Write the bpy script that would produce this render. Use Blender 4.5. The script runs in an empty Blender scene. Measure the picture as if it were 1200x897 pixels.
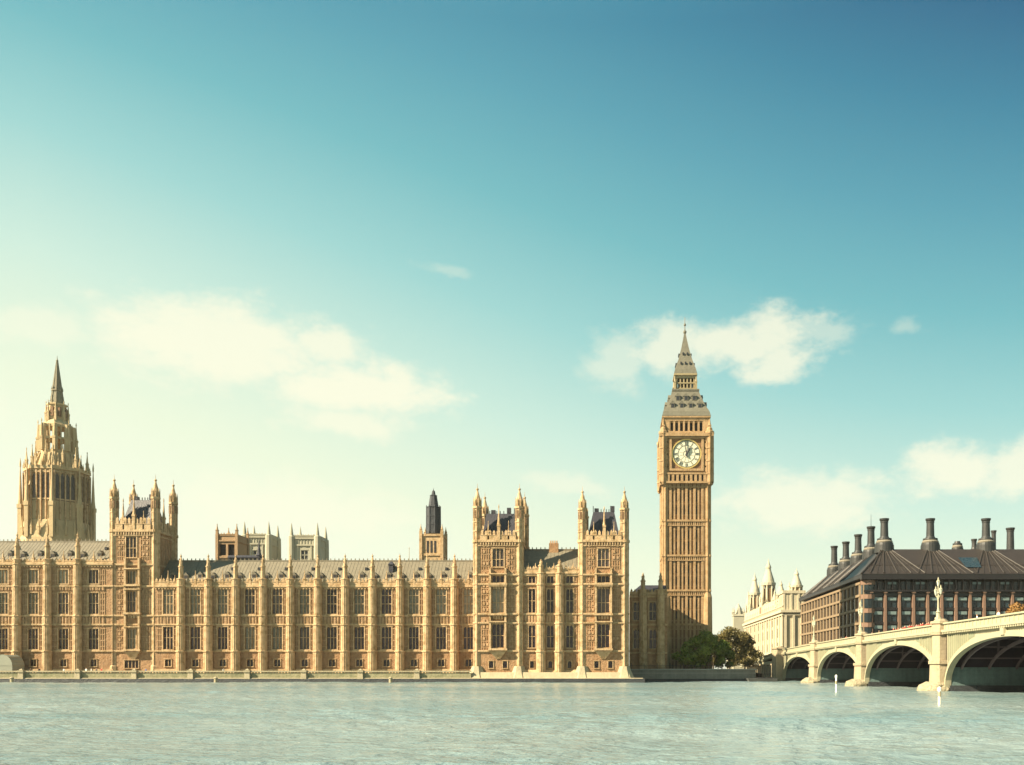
import bpy, math, random
import numpy as np
from mathutils import Vector
random.seed(7)
R = math.radians
scene = bpy.context.scene
C = scene.collection

# ------------------------------------------------------------------ camera
CAM_Z = 3.0
F, PX, PY = 1125.0, 725.0, 786.0            # focal length and principal point measured on the 1200 px wide photo
cam = bpy.data.cameras.new('camera')
co = bpy.data.objects.new('camera', cam); C.objects.link(co)
co.location = (0, 0, CAM_Z); co.rotation_euler = (R(90), 0, 0)
cam.sensor_width = 36; cam.lens = 36 * F / 1200
cam.shift_x = (600 - PX) / 1200; cam.shift_y = (PY - 448.5) / 1200
cam.clip_start = 0.5; cam.clip_end = 9000
scene.camera = co
# ------------------------------------------------------------------ light and exposure
SUN_AZ, SUN_EL = 113.0, 37.0                # degrees left of the view direction, degrees above the horizon
sd = Vector((-math.sin(R(SUN_AZ)) * math.cos(R(SUN_EL)), math.cos(R(SUN_AZ)) * math.cos(R(SUN_EL)), math.sin(R(SUN_EL))))
sl = bpy.data.lights.new('sun', 'SUN'); sl.energy = 5.0; sl.angle = R(0.5); sl.color = (1.0, 0.85, 0.60)
so = bpy.data.objects.new('sun', sl); C.objects.link(so)
so.rotation_euler = sd.to_track_quat('Z', 'Y').to_euler(); so.location = (-200, -100, 300)
vs = scene.view_settings
vs.view_transform = 'Standard'; vs.look = 'None'; vs.gamma = 1; vs.use_curve_mapping = False
vs.exposure = 1.75

def lin(r, g, b):
    f = lambda c: (c / 255 / 12.92) if c <= 10 else ((c / 255 + 0.055) / 1.055) ** 2.4
    return (f(r), f(g), f(b), 1)

world = bpy.data.worlds.new('World'); scene.world = world; world.use_nodes = True
wn, wl = world.node_tree.nodes, world.node_tree.links
wn.clear()
def wset(sock, v):
    if isinstance(v, (int, float)): sock.default_value = v
    else: wl.new(v, sock)
def M_(op, a, b=0.0, c=None, clamp=False):
    n = wn.new('ShaderNodeMath'); n.operation = op; n.use_clamp = clamp
    wset(n.inputs[0], a); wset(n.inputs[1], b)
    if c is not None: wset(n.inputs[2], c)
    return n.outputs[0]
sky = wn.new('ShaderNodeTexSky'); sky.sky_type = 'NISHITA'; sky.sun_disc = False
sky.sun_elevation = R(SUN_EL); sky.sun_rotation = R(-SUN_AZ); sky.dust_density = 2.0
tc = wn.new('ShaderNodeTexCoord'); sep = wn.new('ShaderNodeSeparateXYZ'); wl.new(tc.outputs['Generated'], sep.inputs[0])
dx, dy, dz = sep.outputs
az = M_('ARCTAN2', dx, dy)
el = M_('ARCSINE', dz)
# brighter and creamier towards the sun and the horizon, deep blue away from the sun
cs = M_('COSINE', M_('ADD', az, R(110)))
s_ = M_('DIVIDE', M_('SUBTRACT', 0.20, cs), 0.90, clamp=True)
e_ = M_('DIVIDE', el, R(34.0), clamp=True)
s2 = M_('MULTIPLY', s_, s_)
amp = M_('ADD', 0.70, M_('MULTIPLY', s2, 0.34))
gam = M_('ADD', M_('SUBTRACT', 2.1, M_('MULTIPLY', s_, 2.2)), M_('MULTIPLY', s2, 1.15))
p_ = M_('MULTIPLY', amp, M_('POWER', e_, gam), clamp=True)
ramp = wn.new('ShaderNodeValToRGB'); wl.new(p_, ramp.inputs[0])
stops = [(0.0, (250, 252, 227)), (0.12, (237, 247, 217)), (0.25, (206, 235, 217)), (0.40, (160, 213, 207)),
         (0.55, (119, 188, 192)), (0.70, (93, 163, 178)), (0.85, (67, 136, 160)), (1.0, (48, 104, 137))]
cr = ramp.color_ramp
while len(cr.elements) < len(stops): cr.elements.new(0.5)
for e, (p, c) in zip(cr.elements, stops): e.position = p; e.color = lin(*c)
# clouds: soft bodies at fixed bearings, broken up by noise
mp = wn.new('ShaderNodeMapping'); mp.inputs['Scale'].default_value = (1, 1, 1.7); wl.new(tc.outputs['Generated'], mp.inputs[0])
nz = wn.new('ShaderNodeTexNoise'); nz.inputs['Scale'].default_value = 30; nz.inputs['Detail'].default_value = 10
nz.inputs['Roughness'].default_value = 0.66; wl.new(mp.outputs[0], nz.inputs['Vector'])
nv = M_('MULTIPLY', M_('SUBTRACT', nz.outputs['Fac'], 0.5), 1.2)
def bearing(px, py):
    a = math.atan((px - PX) / F); return a, math.atan((PY - py) / F * math.cos(a))
clouds = [(262, 402, 185, 52, .95), (395, 408, 62, 28, .9), (425, 458, 122, 34, 1), (410, 497, 82, 20, .8), (50, 385, 60, 30, .5),
          (785, 408, 64, 31, .85), (866, 402, 125, 32, .92), (915, 426, 60, 22, .9), (722, 428, 48, 34, .55), (965, 392, 55, 16, .45),
          (1120, 550, 84, 38, .95), (1195, 550, 70, 34, .9), (945, 588, 125, 40, .85), (660, 566, 70, 14, .5), (340, 600, 180, 40, .65),
          (520, 320, 40, 9, .26), (1062, 382, 20, 13, .30), (-120, 470, 150, 40, .7), (1420, 470, 130, 40, .8)]
mp3 = wn.new('ShaderNodeMapping'); mp3.inputs['Scale'].default_value = (1, 1, 1.3); wl.new(tc.outputs['Generated'], mp3.inputs[0])
nw = wn.new('ShaderNodeTexNoise'); nw.inputs['Scale'].default_value = 16; nw.inputs['Detail'].default_value = 5; nw.inputs['Roughness'].default_value = .55; wl.new(mp3.outputs[0], nw.inputs['Vector'])
sw_ = wn.new('ShaderNodeSeparateColor'); wl.new(nw.outputs['Color'], sw_.inputs[0])
azw = M_('ADD', az, M_('MULTIPLY', M_('SUBTRACT', sw_.outputs[0], 0.5), 0.075)); elw = M_('ADD', el, M_('MULTIPLY', M_('SUBTRACT', sw_.outputs[1], 0.5), 0.04))
dens = None
for (px, py, rx, ry, st) in clouds:
    a0, e0 = bearing(px, py); k = math.cos(a0)
    u = M_('DIVIDE', M_('SUBTRACT', azw, a0), rx * 1.24 / F * k * k); v = M_('DIVIDE', M_('SUBTRACT', elw, e0), ry * 1.32 / F * k)
    d = M_('SUBTRACT', 1.0, M_('SQRT', M_('ADD', M_('MULTIPLY', u, u), M_('MULTIPLY', v, v))))
    mr = wn.new('ShaderNodeMapRange'); mr.interpolation_type = 'SMOOTHSTEP'
    mr.inputs['From Min'].default_value = 0.08; mr.inputs['From Max'].default_value = 0.74
    mr.inputs['To Max'].default_value = st
    wl.new(M_('ADD', d, nv), mr.inputs['Value'])
    dens = mr.outputs[0] if dens is None else M_('MAXIMUM', dens, mr.outputs[0])
mxc = wn.new('ShaderNodeMix'); mxc.data_type = 'RGBA'
wl.new(M_('MULTIPLY', dens, 0.88), mxc.inputs[0]); wl.new(ramp.outputs[0], mxc.inputs[6]); mxc.inputs[7].default_value = lin(254, 251, 222)
SKY_STRENGTH = 0.1
sc_ = wn.new('ShaderNodeMix'); sc_.data_type = 'RGBA'; sc_.blend_type = 'MULTIPLY'; sc_.inputs[0].default_value = 1
k = 0.305 / SKY_STRENGTH
wl.new(mxc.outputs[2], sc_.inputs[6]); sc_.inputs[7].default_value = (k, k, k, 1)
mx = wn.new('ShaderNodeMix'); mx.data_type = 'RGBA'; mx.inputs[0].default_value = 0.965
wl.new(sky.outputs[0], mx.inputs[6]); wl.new(sc_.outputs[2], mx.inputs[7])
bg = wn.new('ShaderNodeBackground'); bg.inputs[1].default_value = SKY_STRENGTH
wl.new(mx.outputs[2], bg.inputs[0])
wo = wn.new('ShaderNodeOutputWorld'); wl.new(bg.outputs[0], wo.inputs[0])

# ------------------------------------------------------------------ measuring helpers: photo pixel at a known distance -> metres
def X(px, Y): return (px - PX) * Y / F
def Z(py, Y): return CAM_Z + (PY - py) * Y / F

# ------------------------------------------------------------------ materials
MATS = {}
def mat(name, base, rough=0.8, var=0.25, scale=0.6, fine=6.0, bump=0.0, bump_scale=4.0, streak=0.0, metallic=0.0, stain=None, block=None, spec=0.4):
    """procedural surface: two scales of colour noise, optional rain streaks, block joints and bump"""
    if name in MATS: return MATS[name]
    m = bpy.data.materials.new(name); m.use_nodes = True
    n, l = m.node_tree.nodes, m.node_tree.links
    b = n['Principled BSDF']; b.inputs['Roughness'].default_value = rough; b.inputs['Metallic'].default_value = metallic
    b.inputs['Specular IOR Level'].default_value = spec
    t = n.new('ShaderNodeTexCoord'); g = n.new('ShaderNodeNewGeometry')
    pos = g.outputs['Position']
    n1 = n.new('ShaderNodeTexNoise'); n1.inputs['Scale'].default_value = scale; n1.inputs['Detail'].default_value = 6; l.new(pos, n1.inputs['Vector'])
    n2 = n.new('ShaderNodeTexNoise'); n2.inputs['Scale'].default_value = fine; n2.inputs['Detail'].default_value = 4; l.new(pos, n2.inputs['Vector'])
    def math_(op, a, c):
        q = n.new('ShaderNodeMath'); q.operation = op
        for i, v in enumerate((a, c)):
            if isinstance(v, (int, float)): q.inputs[i].default_value = v
            else: l.new(v, q.inputs[i])
        return q.outputs[0]
    f = math_('ADD', math_('MULTIPLY', math_('SUBTRACT', n1.outputs['Fac'], 0.5), 2.2 * var), math_('MULTIPLY', math_('SUBTRACT', n2.outputs['Fac'], 0.5), 1.6 * var))
    if streak:
        mpn = n.new('ShaderNodeMapping'); mpn.inputs['Scale'].default_value = (1.6, 1.6, 0.09); l.new(pos, mpn.inputs[0])
        n3 = n.new('ShaderNodeTexNoise'); n3.inputs['Scale'].default_value = 1.0; n3.inputs['Detail'].default_value = 5; l.new(mpn.outputs[0], n3.inputs['Vector'])
        f = math_('ADD', f, math_('MULTIPLY', math_('SUBTRACT', n3.outputs['Fac'], 0.5), 2.4 * streak))
    if block:
        bw, bh = block
        sp = n.new('ShaderNodeSeparateXYZ'); l.new(pos, sp.inputs[0])
        cb = n.new('ShaderNodeCombineXYZ'); l.new(math_('ADD', sp.outputs[0], sp.outputs[1]), cb.inputs[0]); l.new(sp.outputs[2], cb.inputs[1])
        br = n.new('ShaderNodeTexBrick'); br.inputs['Scale'].default_value = 1; br.inputs['Brick Width'].default_value = bw; br.inputs['Row Height'].default_value = bh
        br.inputs['Mortar Size'].default_value = 0.03; br.inputs['Color1'].default_value = (.5, .5, .5, 1); br.inputs['Color2'].default_value = (.72, .72, .72, 1); br.inputs['Mortar'].default_value = (.2, .2, .2, 1)
        l.new(cb.outputs[0], br.inputs['Vector'])
        f = math_('ADD', f, math_('MULTIPLY', math_('SUBTRACT', br.outputs[0], 0.58), 0.55 * var + 0.1))
    oi = n.new('ShaderNodeObjectInfo')
    f = math_('ADD', f, math_('MULTIPLY', math_('SUBTRACT', oi.outputs['Random'], 0.5), .45 * var))
    f = math_('ADD', f, 1.0)
    mm = n.new('ShaderNodeMix'); mm.data_type = 'RGBA'; mm.blend_type = 'MULTIPLY'; mm.inputs[0].default_value = 1
    if stain:
        n4 = n.new('ShaderNodeTexNoise'); n4.inputs['Scale'].default_value = scale * 1.7; n4.inputs['Detail'].default_value = 7; l.new(pos, n4.inputs['Vector'])
        rr = n.new('ShaderNodeMapRange'); rr.inputs['From Min'].default_value = .45; rr.inputs['From Max'].default_value = .68; l.new(n4.outputs['Fac'], rr.inputs['Value'])
        ms = n.new('ShaderNodeMix'); ms.data_type = 'RGBA'; l.new(rr.outputs[0], ms.inputs[0]); ms.inputs[6].default_value = (*base, 1); ms.inputs[7].default_value = (*stain, 1)
        l.new(ms.outputs[2], mm.inputs[6])
    else:
        mm.inputs[6].default_value = (*base, 1)
    cc = n.new('ShaderNodeCombineColor')
    for i in range(3): l.new(f, cc.inputs[i])
    l.new(cc.outputs[0], mm.inputs[7]); l.new(mm.outputs[2], b.inputs['Base Color'])
    if bump:
        n5 = n.new('ShaderNodeTexNoise'); n5.inputs['Scale'].default_value = bump_scale; n5.inputs['Detail'].default_value = 4; l.new(pos, n5.inputs['Vector'])
        bp = n.new('ShaderNodeBump'); bp.inputs['Strength'].default_value = bump; bp.inputs['Distance'].default_value = 0.25; l.new(n5.outputs['Fac'], bp.inputs['Height'])
        l.new(bp.outputs[0], b.inputs['Normal'])
    MATS[name] = m
    return m

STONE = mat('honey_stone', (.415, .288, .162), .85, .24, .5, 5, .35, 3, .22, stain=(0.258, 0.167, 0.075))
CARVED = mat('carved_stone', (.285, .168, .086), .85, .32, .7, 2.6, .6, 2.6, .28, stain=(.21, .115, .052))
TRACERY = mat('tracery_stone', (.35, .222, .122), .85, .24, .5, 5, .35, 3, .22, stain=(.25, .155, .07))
STONE_TOWER = mat('clock_tower_stone', (.335, .218, .112), .85, .22, .4, 4, .4, 3, .16, stain=(0.258, 0.160, 0.071))
STONE_RECESS = mat('shade_toned_recess_stone', (.19, .108, .056), .85, .3, .6, 3, .6, 3, .16)  # tower stone darkened, shade of recesses and openings put into the colour
PALE = mat('pale_portland_stone', (.385, .34, .24), .85, .18, .3, 3, .3, 2, .16)
ABBEY = mat('abbey_stone', (0.313, 0.292, 0.218), .85, .15, .3, 2, .3, 2, .14)
PLINTH = mat('plinth_stone', (.30, .255, .165), .85, .2, .5, 3, .3, 3, .2)
ROOF = mat('lead_roof', (.14, .12, .083), .6, .18, .5, 4, .2, 3, .25)
SLATE = mat('dark_slate', (.026, .025, .034), .5, .3, .8, 5, .3, 3, .1)
IRONROOF = mat('cast_iron_roof', (.125, .115, .085), .55, .22, .6, 3, .3, 2.5, .1)
RWALL = mat('river_wall_stone', (0.231, 0.211, 0.126), .9, .3, .4, 2, .4, 2, .3, stain=(0.150, 0.150, 0.082), block=(1.6, .5))
WET = mat('wet_tide_stone', (.03, .033, .037), .55, .4, .5, 3, .5, 2)
DARK = mat('dark_opening', (.014, .011, .013), .6, .2)
BRICKBROWN = mat('brown_tower_stone', (.285, .185, .10), .85, .25, .5, 4, .4, 3, .15)
SCAFF = mat('dark_sheeting', (.03, .034, .042), .7, .35, .8, 4, .4, 2, .3)
BPAINT = mat('pale_green_bridge_paint', (.315, .295, .20), .5, .10, .4, 3, .15, 2, .14)
BPANEL = mat('green_panel_paint', (.175, .19, .125), .55, .15, .4, 3)
BPIER = mat('bridge_granite', (.29, .235, .155), .8, .2, .6, 4, .3, 3, .2, block=(1.5, .6))
BSIDE = mat('shade_toned_granite', (.085, .13, .125), .8, .25, .4, 2, .3, 2, .25, block=(1.5, .6))  # granite darkened to teal, shade under the arches put into the colour
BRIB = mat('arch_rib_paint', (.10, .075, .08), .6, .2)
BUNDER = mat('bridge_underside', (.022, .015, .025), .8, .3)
ASPHALT = mat('asphalt', (.05, .05, .05), .9, .2)
PAVE = mat('paving', (0.204, 0.190, 0.156), .9, .2, .5, 3)
SOIL = mat('city_ground', (.13, .12, .09), .95, .3, .05, 1)
LAWN = mat('lawn', (.05, .09, .025), .95, .35, .3, 6, .5, 8)
BARK = mat('bark', (.085, .06, .04), .95, .3, 2, 10, .6, 8)
BRONZE = mat('bronze_roof', (.024, .019, .016), .5, .25, .4, 2, .2, 2, .2)
BRONZEDK = mat('bronze_dark', (.009, .007, .008), .45, .25)
CHIM = mat('chimney_metal', (.021, .022, .022), .5, .25, .6, 3, .1, 2, .2)
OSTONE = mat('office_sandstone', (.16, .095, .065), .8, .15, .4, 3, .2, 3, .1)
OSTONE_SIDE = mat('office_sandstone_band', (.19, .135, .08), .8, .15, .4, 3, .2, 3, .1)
LIGHTSHELF = mat('pale_light_shelf', (.13, .175, .17), .4, .15)
WHITE = mat('white_paint', (.78, .76, .66), .5, .1)
DIAL = mat('opal_glass_dial', (.60, .575, .43), .35, .06, 1.5, 6)
BLACK = mat('black_iron', (.02, .022, .028), .4, .1)
GILT = mat('gilding', (.55, .40, .14), .4, .2, metallic=.5)
TENTGREY = mat('grey_canvas', (0.231, 0.238, 0.190), .8, .12)
ROCK = mat('rough_footing_stone', (0.286, 0.245, 0.163), .9, .3, 1, 5, .8, 3, stain=(0.170, 0.156, 0.102))

def glass(name, base, rough=.12, lattice=0.35):
    m = bpy.data.materials.new(name); m.use_nodes = True
    n, l = m.node_tree.nodes, m.node_tree.links
    b = n['Principled BSDF']; b.inputs['Roughness'].default_value = rough; b.inputs['Specular IOR Level'].default_value = .3
    g = n.new('ShaderNodeNewGeometry'); oi = n.new('ShaderNodeObjectInfo')
    nn = n.new('ShaderNodeTexNoise'); nn.inputs['Scale'].default_value = 1.6; nn.inputs['Detail'].default_value = 3; l.new(g.outputs['Position'], nn.inputs['Vector'])
    rp = n.new('ShaderNodeMapRange'); rp.inputs['To Min'].default_value = .45; rp.inputs['To Max'].default_value = 1.7; l.new(nn.outputs['Fac'], rp.inputs['Value'])
    m2 = n.new('ShaderNodeMapRange'); m2.inputs['To Min'].default_value = .6; m2.inputs['To Max'].default_value = 1.5; l.new(oi.outputs['Random'], m2.inputs['Value'])
    mu = n.new('ShaderNodeMath'); mu.operation = 'MULTIPLY'; l.new(rp.outputs[0], mu.inputs[0]); l.new(m2.outputs[0], mu.inputs[1])
    mm = n.new('ShaderNodeMix'); mm.data_type = 'RGBA'; mm.blend_type = 'MULTIPLY'; mm.inputs[0].default_value = 1; mm.inputs[6].default_value = (*base, 1)
    cc = n.new('ShaderNodeCombineColor')
    for i in range(3): l.new(mu.outputs[0], cc.inputs[i])
    l.new(cc.outputs[0], mm.inputs[7]); l.new(mm.outputs[2], b.inputs['Base Color'])
    bp = n.new('ShaderNodeBump'); bp.inputs['Strength'].default_value = .12; bp.inputs['Distance'].default_value = .1; l.new(nn.outputs['Fac'], bp.inputs['Height']); l.new(bp.outputs[0], b.inputs['Normal'])
    return m
GLASS = glass('leaded_glass', (.022, .012, .017))
GLASSPALE = glass('leaded_glass_over_blinds', (.15, .13, .09))
GLASSMID = glass('leaded_glass_mid_tone', (.06, .045, .04))  # glass colour midway between the dark and the pale panes
GLASSTEAL = glass('teal_office_glass', (.012, .022, .028), .08)
GLASSBROWN = glass('brown_office_glass', (.02, .014, .012), .1)

# ------------------------------------------------------------------ mesh collector
class MB:
    def __init__(s): s.v = []; s.f = []; s.m = []; s.cur = 0
    def quad(s, a, b, c, d):
        i = len(s.v); s.v += [a, b, c, d]; s.f.append((i, i + 1, i + 2, i + 3)); s.m.append(s.cur)
    def poly(s, pts):
        i = len(s.v); s.v += list(pts); s.f.append(tuple(range(i, i + len(pts)))); s.m.append(s.cur)
    def box(s, x0, x1, y0, y1, z0, z1):
        i = len(s.v)
        s.v += [(x0, y0, z0), (x1, y0, z0), (x1, y1, z0), (x0, y1, z0), (x0, y0, z1), (x1, y0, z1), (x1, y1, z1), (x0, y1, z1)]
        for q in ((0, 3, 2, 1), (4, 5, 6, 7), (0, 1, 5, 4), (1, 2, 6, 5), (2, 3, 7, 6), (3, 0, 4, 7)):
            s.f.append(tuple(i + k for k in q)); s.m.append(s.cur)
        return s
    def frustum(s, a, b, z0, z1):
        """two rectangles (x0,x1,y0,y1) at z0 and z1"""
        i = len(s.v)
        for (x0, x1, y0, y1), z in ((a, z0), (b, z1)):
            s.v += [(x0, y0, z), (x1, y0, z), (x1, y1, z), (x0, y1, z)]
        for q in ((0, 3, 2, 1), (4, 5, 6, 7), (0, 1, 5, 4), (1, 2, 6, 5), (2, 3, 7, 6), (3, 0, 4, 7)):
            s.f.append(tuple(i + k for k in q)); s.m.append(s.cur)
        return s
    def lathe(s, cx, cy, prof, n=8, rot=None, sx=1, sy=1):
        """profile [(z, r)] turned to n sides; flat side faces the front when rot is None"""
        if rot is None: rot = math.pi / n
        base = len(s.v)
        for z, r in prof:
            for k in range(n):
                a = rot + 2 * math.pi * k / n
                s.v.append((cx + r * sx * math.sin(a), cy - r * sy * math.cos(a), z))
        for j in range(len(prof) - 1):
            for k in range(n):
                k2 = (k + 1) % n
                s.f.append((base + j * n + k, base + j * n + k2, base + (j + 1) * n + k2, base + (j + 1) * n + k)); s.m.append(s.cur)
        s.f.append(tuple(base + k for k in reversed(range(n)))); s.m.append(s.cur)
        t = base + (len(prof) - 1) * n
        s.f.append(tuple(t + k for k in range(n))); s.m.append(s.cur)
        return s
    def bar(s, p, q, r0, r1=None, n=6):
        r1 = r0 if r1 is None else r1
        p, q = Vector(p), Vector(q); d = (q - p)
        if d.length < 1e-6: return s
        d.normalize(); u = d.orthogonal().normalized(); w = d.cross(u)
        b = len(s.v)
        for c, r in ((p, r0), (q, r1)):
            for k in range(n):
                a = 2 * math.pi * k / n; s.v.append(tuple(c + u * (r * math.cos(a)) + w * (r * math.sin(a))))
        for k in range(n):
            k2 = (k + 1) % n; s.f.append((b + k, b + k2, b + n + k2, b + n + k)); s.m.append(s.cur)
        s.f.append(tuple(b + k for k in reversed(range(n)))); s.m.append(s.cur)
        s.f.append(tuple(b + n + k for k in range(n))); s.m.append(s.cur)
        return s
    def pinnacle(s, x, y, z, h, r):
        """square shaft, gablets, tapering spire, finial"""
        s.box(x - r, x + r, y - r, y + r, z, z + h * .38)
        s.box(x - r * 1.25, x + r * 1.25, y - r * 1.25, y + r * 1.25, z + h * .38, z + h * .43)
        s.lathe(x, y, [(z + h * .43, r * 1.25), (z + h * .5, r * .9), (z + h * .88, r * .22), (z + h * .9, r * .42), (z + h * .93, r * .42), (z + h, r * .06)], 8)
        return s
    def wall(s, fn, u0, u1, z0, z1, thick, holes):
        """wall sheet with rectangular openings and real reveals; fn(u, depth, z) -> xyz"""
        us = sorted({u0, u1, *[h[0] for h in holes], *[h[1] for h in holes]}); zs = sorted({z0, z1, *[h[2] for h in holes], *[h[3] for h in holes]})
        us = [u for u in us if u0 <= u <= u1]; zs = [z for z in zs if z0 <= z <= z1]
        for a, b in zip(us, us[1:]):
            for c, d in zip(zs, zs[1:]):
                um, zm = (a + b) / 2, (c + d) / 2
                if any(h[0] < um < h[1] and h[2] < zm < h[3] for h in holes): continue
                s.quad(fn(a, 0, c), fn(b, 0, c), fn(b, 0, d), fn(a, 0, d))
        for a, b, c, d in holes:
            s.quad(fn(a, 0, c), fn(a, thick, c), fn(a, thick, d), fn(a, 0, d)); s.quad(fn(b, thick, c), fn(b, 0, c), fn(b, 0, d), fn(b, thick, d))
            s.quad(fn(a, 0, c), fn(b, 0, c), fn(b, thick, c), fn(a, thick, c)); s.quad(fn(a, thick, d), fn(b, thick, d), fn(b, 0, d), fn(a, 0, d))
        return s
    def mesh(s, name, mats):
        me = bpy.data.meshes.new(name); me.from_pydata([tuple(p) for p in s.v], [], s.f)
        for mm in (mats if isinstance(mats, (list, tuple)) else [mats]): me.materials.append(mm)
        if any(s.m): me.polygons.foreach_set('material_index', s.m)
        me.update(); return me
    def build(s, name, mats, parent=None, at=(0, 0, 0), rz=0):
        return put(name, s.mesh(name, mats), parent, at, rz)
WP = {}
def put(name, me, parent=None, at=(0, 0, 0), rz=0):
    """link a mesh at a place given in its parent's frame when the parent is turned, else in the world"""
    o = bpy.data.objects.new(name, me); C.objects.link(o)
    w = Vector(at)
    if parent is not None:
        o.parent = parent; o.location = w - WP[parent.name]
    else: o.location = w
    o.rotation_euler = (0, 0, rz); WP[o.name] = w
    return o
def sub(name, me, parent):
    o = bpy.data.objects.new(name, me); C.objects.link(o); o.parent = parent; return o
def tag(o, label=None, cat=None, group=None, kind=None):
    if label: o['label'] = label
    if cat: o['category'] = cat
    if group: o['group'] = group
    if kind: o['kind'] = kind
    return o
def thing(name, loc, label, cat, group=None):
    o = bpy.data.objects.new(name, None); C.objects.link(o); o.location = loc; WP[o.name] = Vector(loc); o.empty_display_size = .5
    return tag(o, label, cat, group)
def copy_tree(o, parent=None):
    c = o.copy(); C.objects.link(c)
    if parent is not None: c.parent = parent
    for ch in o.children: copy_tree(ch, c)
    return c
def smooth(o):
    o.data.polygons.foreach_set('use_smooth', [True] * len(o.data.polygons)); return o

# ------------------------------------------------------------------ river
def water_mat():
    m = bpy.data.materials.new('river_water'); m.use_nodes = True
    n, l = m.node_tree.nodes, m.node_tree.links
    b = n['Principled BSDF']; b.inputs['Base Color'].default_value = (.17, .215, .165, 1); b.inputs['Roughness'].default_value = .20; b.inputs['IOR'].default_value = 1.40
    g = n.new('ShaderNodeNewGeometry')
    last = None
    for sc, sx, dist, st, det in ((.30, .6, .5, .30, 5), (1.3, .6, .34, 1.0, 5), (4.6, .9, .08, 1.0, 4)):
        mpn = n.new('ShaderNodeMapping'); mpn.inputs['Scale'].default_value = (sx, 1, 1); l.new(g.outputs['Position'], mpn.inputs[0])
        t = n.new('ShaderNodeTexNoise'); t.inputs['Scale'].default_value = sc; t.inputs['Detail'].default_value = det; t.inputs['Distortion'].default_value = .4; l.new(mpn.outputs[0], t.inputs['Vector'])
        bp = n.new('ShaderNodeBump'); bp.inputs['Distance'].default_value = dist; bp.inputs['Strength'].default_value = st; l.new(t.outputs['Fac'], bp.inputs['Height'])
        if last: l.new(last, bp.inputs['Normal'])
        last = bp.outputs[0]
    l.new(last, b.inputs['Normal'])
    # silt: broad drifting patches of murkier and clearer water
    mp2 = n.new('ShaderNodeMapping'); mp2.inputs['Scale'].default_value = (.012, .035, 1); l.new(g.outputs['Position'], mp2.inputs[0])
    t2 = n.new('ShaderNodeTexNoise'); t2.inputs['Scale'].default_value = 1; t2.inputs['Detail'].default_value = 5; l.new(mp2.outputs[0], t2.inputs['Vector'])
    r2 = n.new('ShaderNodeValToRGB'); r2.color_ramp.elements[0].position = .35; r2.color_ramp.elements[0].color = (.115, .18, .19, 1); r2.color_ramp.elements[1].position = .65; r2.color_ramp.elements[1].color = (.195, .238, .232, 1)
    l.new(t2.outputs['Fac'], r2.inputs[0]); l.new(r2.outputs[0], b.inputs['Base Color'])
    return m
def wave_height(x, y):
    rng = np.random.RandomState(3); h = np.zeros_like(x)
    for i in range(46):
        lam = 1.1 * (1.085 ** i); th = rng.normal(math.pi / 2, .8); ph = rng.uniform(0, 2 * math.pi)
        kx, ky = 2 * math.pi / lam * math.cos(th), 2 * math.pi / lam * math.sin(th)
        amp = .0135 * lam ** .48
        arg = kx * x + ky * y + ph
        h += amp * (np.sin(arg) + .25 * np.sin(2 * arg + 1))
    patch = .65 + .35 * np.sin(x * .05 + np.sin(y * .09) * 2) * np.sin(y * .075 + np.sin(x * .031) * 2)
    return h * .58 * patch
nx, ny = 620, 520
ys = 12 * (330 / 12) ** (np.linspace(0, 1, ny))
us = np.linspace(-.86, .62, nx)
gy, gu = np.meshgrid(ys, us, indexing='ij'); gx = gu * (gy + 8)
fade = np.clip((ys[:, None] - 12) / 4, 0, 1) * np.clip((322 - ys[:, None]) / 20, 0, 1) * np.clip((.86 - np.abs(gu + .12) ) / .1, 0, 1)
edge = np.minimum(1, np.minimum((gu + .86), (.62 - gu)) / .03)
gz = wave_height(gx, gy) * fade * edge
verts = np.stack([gx, gy, gz], -1).reshape(-1, 3)
idx = np.arange(nx * ny).reshape(ny, nx)
faces = np.stack([idx[:-1, :-1], idx[:-1, 1:], idx[1:, 1:], idx[1:, :-1]], -1).reshape(-1, 4)
# the sheet continues flat out to the horizon on every side
ring_in = [idx[0, 0], idx[0, -1], idx[-1, -1], idx[-1, 0]]
far = [(-3000, -3000, 0), (3000, -3000, 0), (3000, 3000, 0), (-3000, 3000, 0)]
nb = len(verts); verts = np.vstack([verts, np.array(far)])
extra = [(nb, nb + 1, int(idx[0, -1]), int(idx[0, 0])), (nb + 1, nb + 2, int(idx[-1, -1]), int(idx[0, -1])), (nb + 2, nb + 3, int(idx[-1, 0]), int(idx[-1, -1])), (nb + 3, nb, int(idx[0, 0]), int(idx[-1, 0]))]
me = bpy.data.meshes.new('river_water'); me.from_pydata(verts.tolist(), [], faces.tolist() + extra)
me.materials.append(water_mat()); me.polygons.foreach_set('use_smooth', [True] * len(me.polygons)); me.update()
tag(put('river_water', me), 'wide rippled green grey river across the foreground', kind='structure')

# ------------------------------------------------------------------ land
MY, TY, VY, GY, BY = 250.0, 240.0, 242.0, 259.0, 269.0     # palace front, terrace edge, river pavilion front, garden wall, bridge abutment
BX0, BX1 = 46.0, 72.0                                       # faces of the bridge
xe = X(738, VY)
m = MB(); zL = 2.2
m.poly([(-3000, MY + .5, zL), (xe, MY + .5, zL), (xe, GY + .4, zL), (BX0 - 9, GY + .4, zL), (BX0 - 9, 300, zL), (BX1 + 1, 300, zL), (BX1 + 1, BY + 1, zL), (3000, BY + 1, zL), (3000, 3000, zL), (-3000, 3000, zL)])
tag(m.build('ground', SOIL), kind='structure')
m = MB(); m.box(-230, X(552, MY), TY + .6, MY + .4, 0, 1.9)
tag(m.build('terrace_pavement', PAVE), kind='structure')
m = MB(); m.box(xe + 1, BX0 - 9.5, GY + 1, 330, 2.3, 3.25)
tag(m.build('garden_lawn', LAWN), kind='structure')

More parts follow.
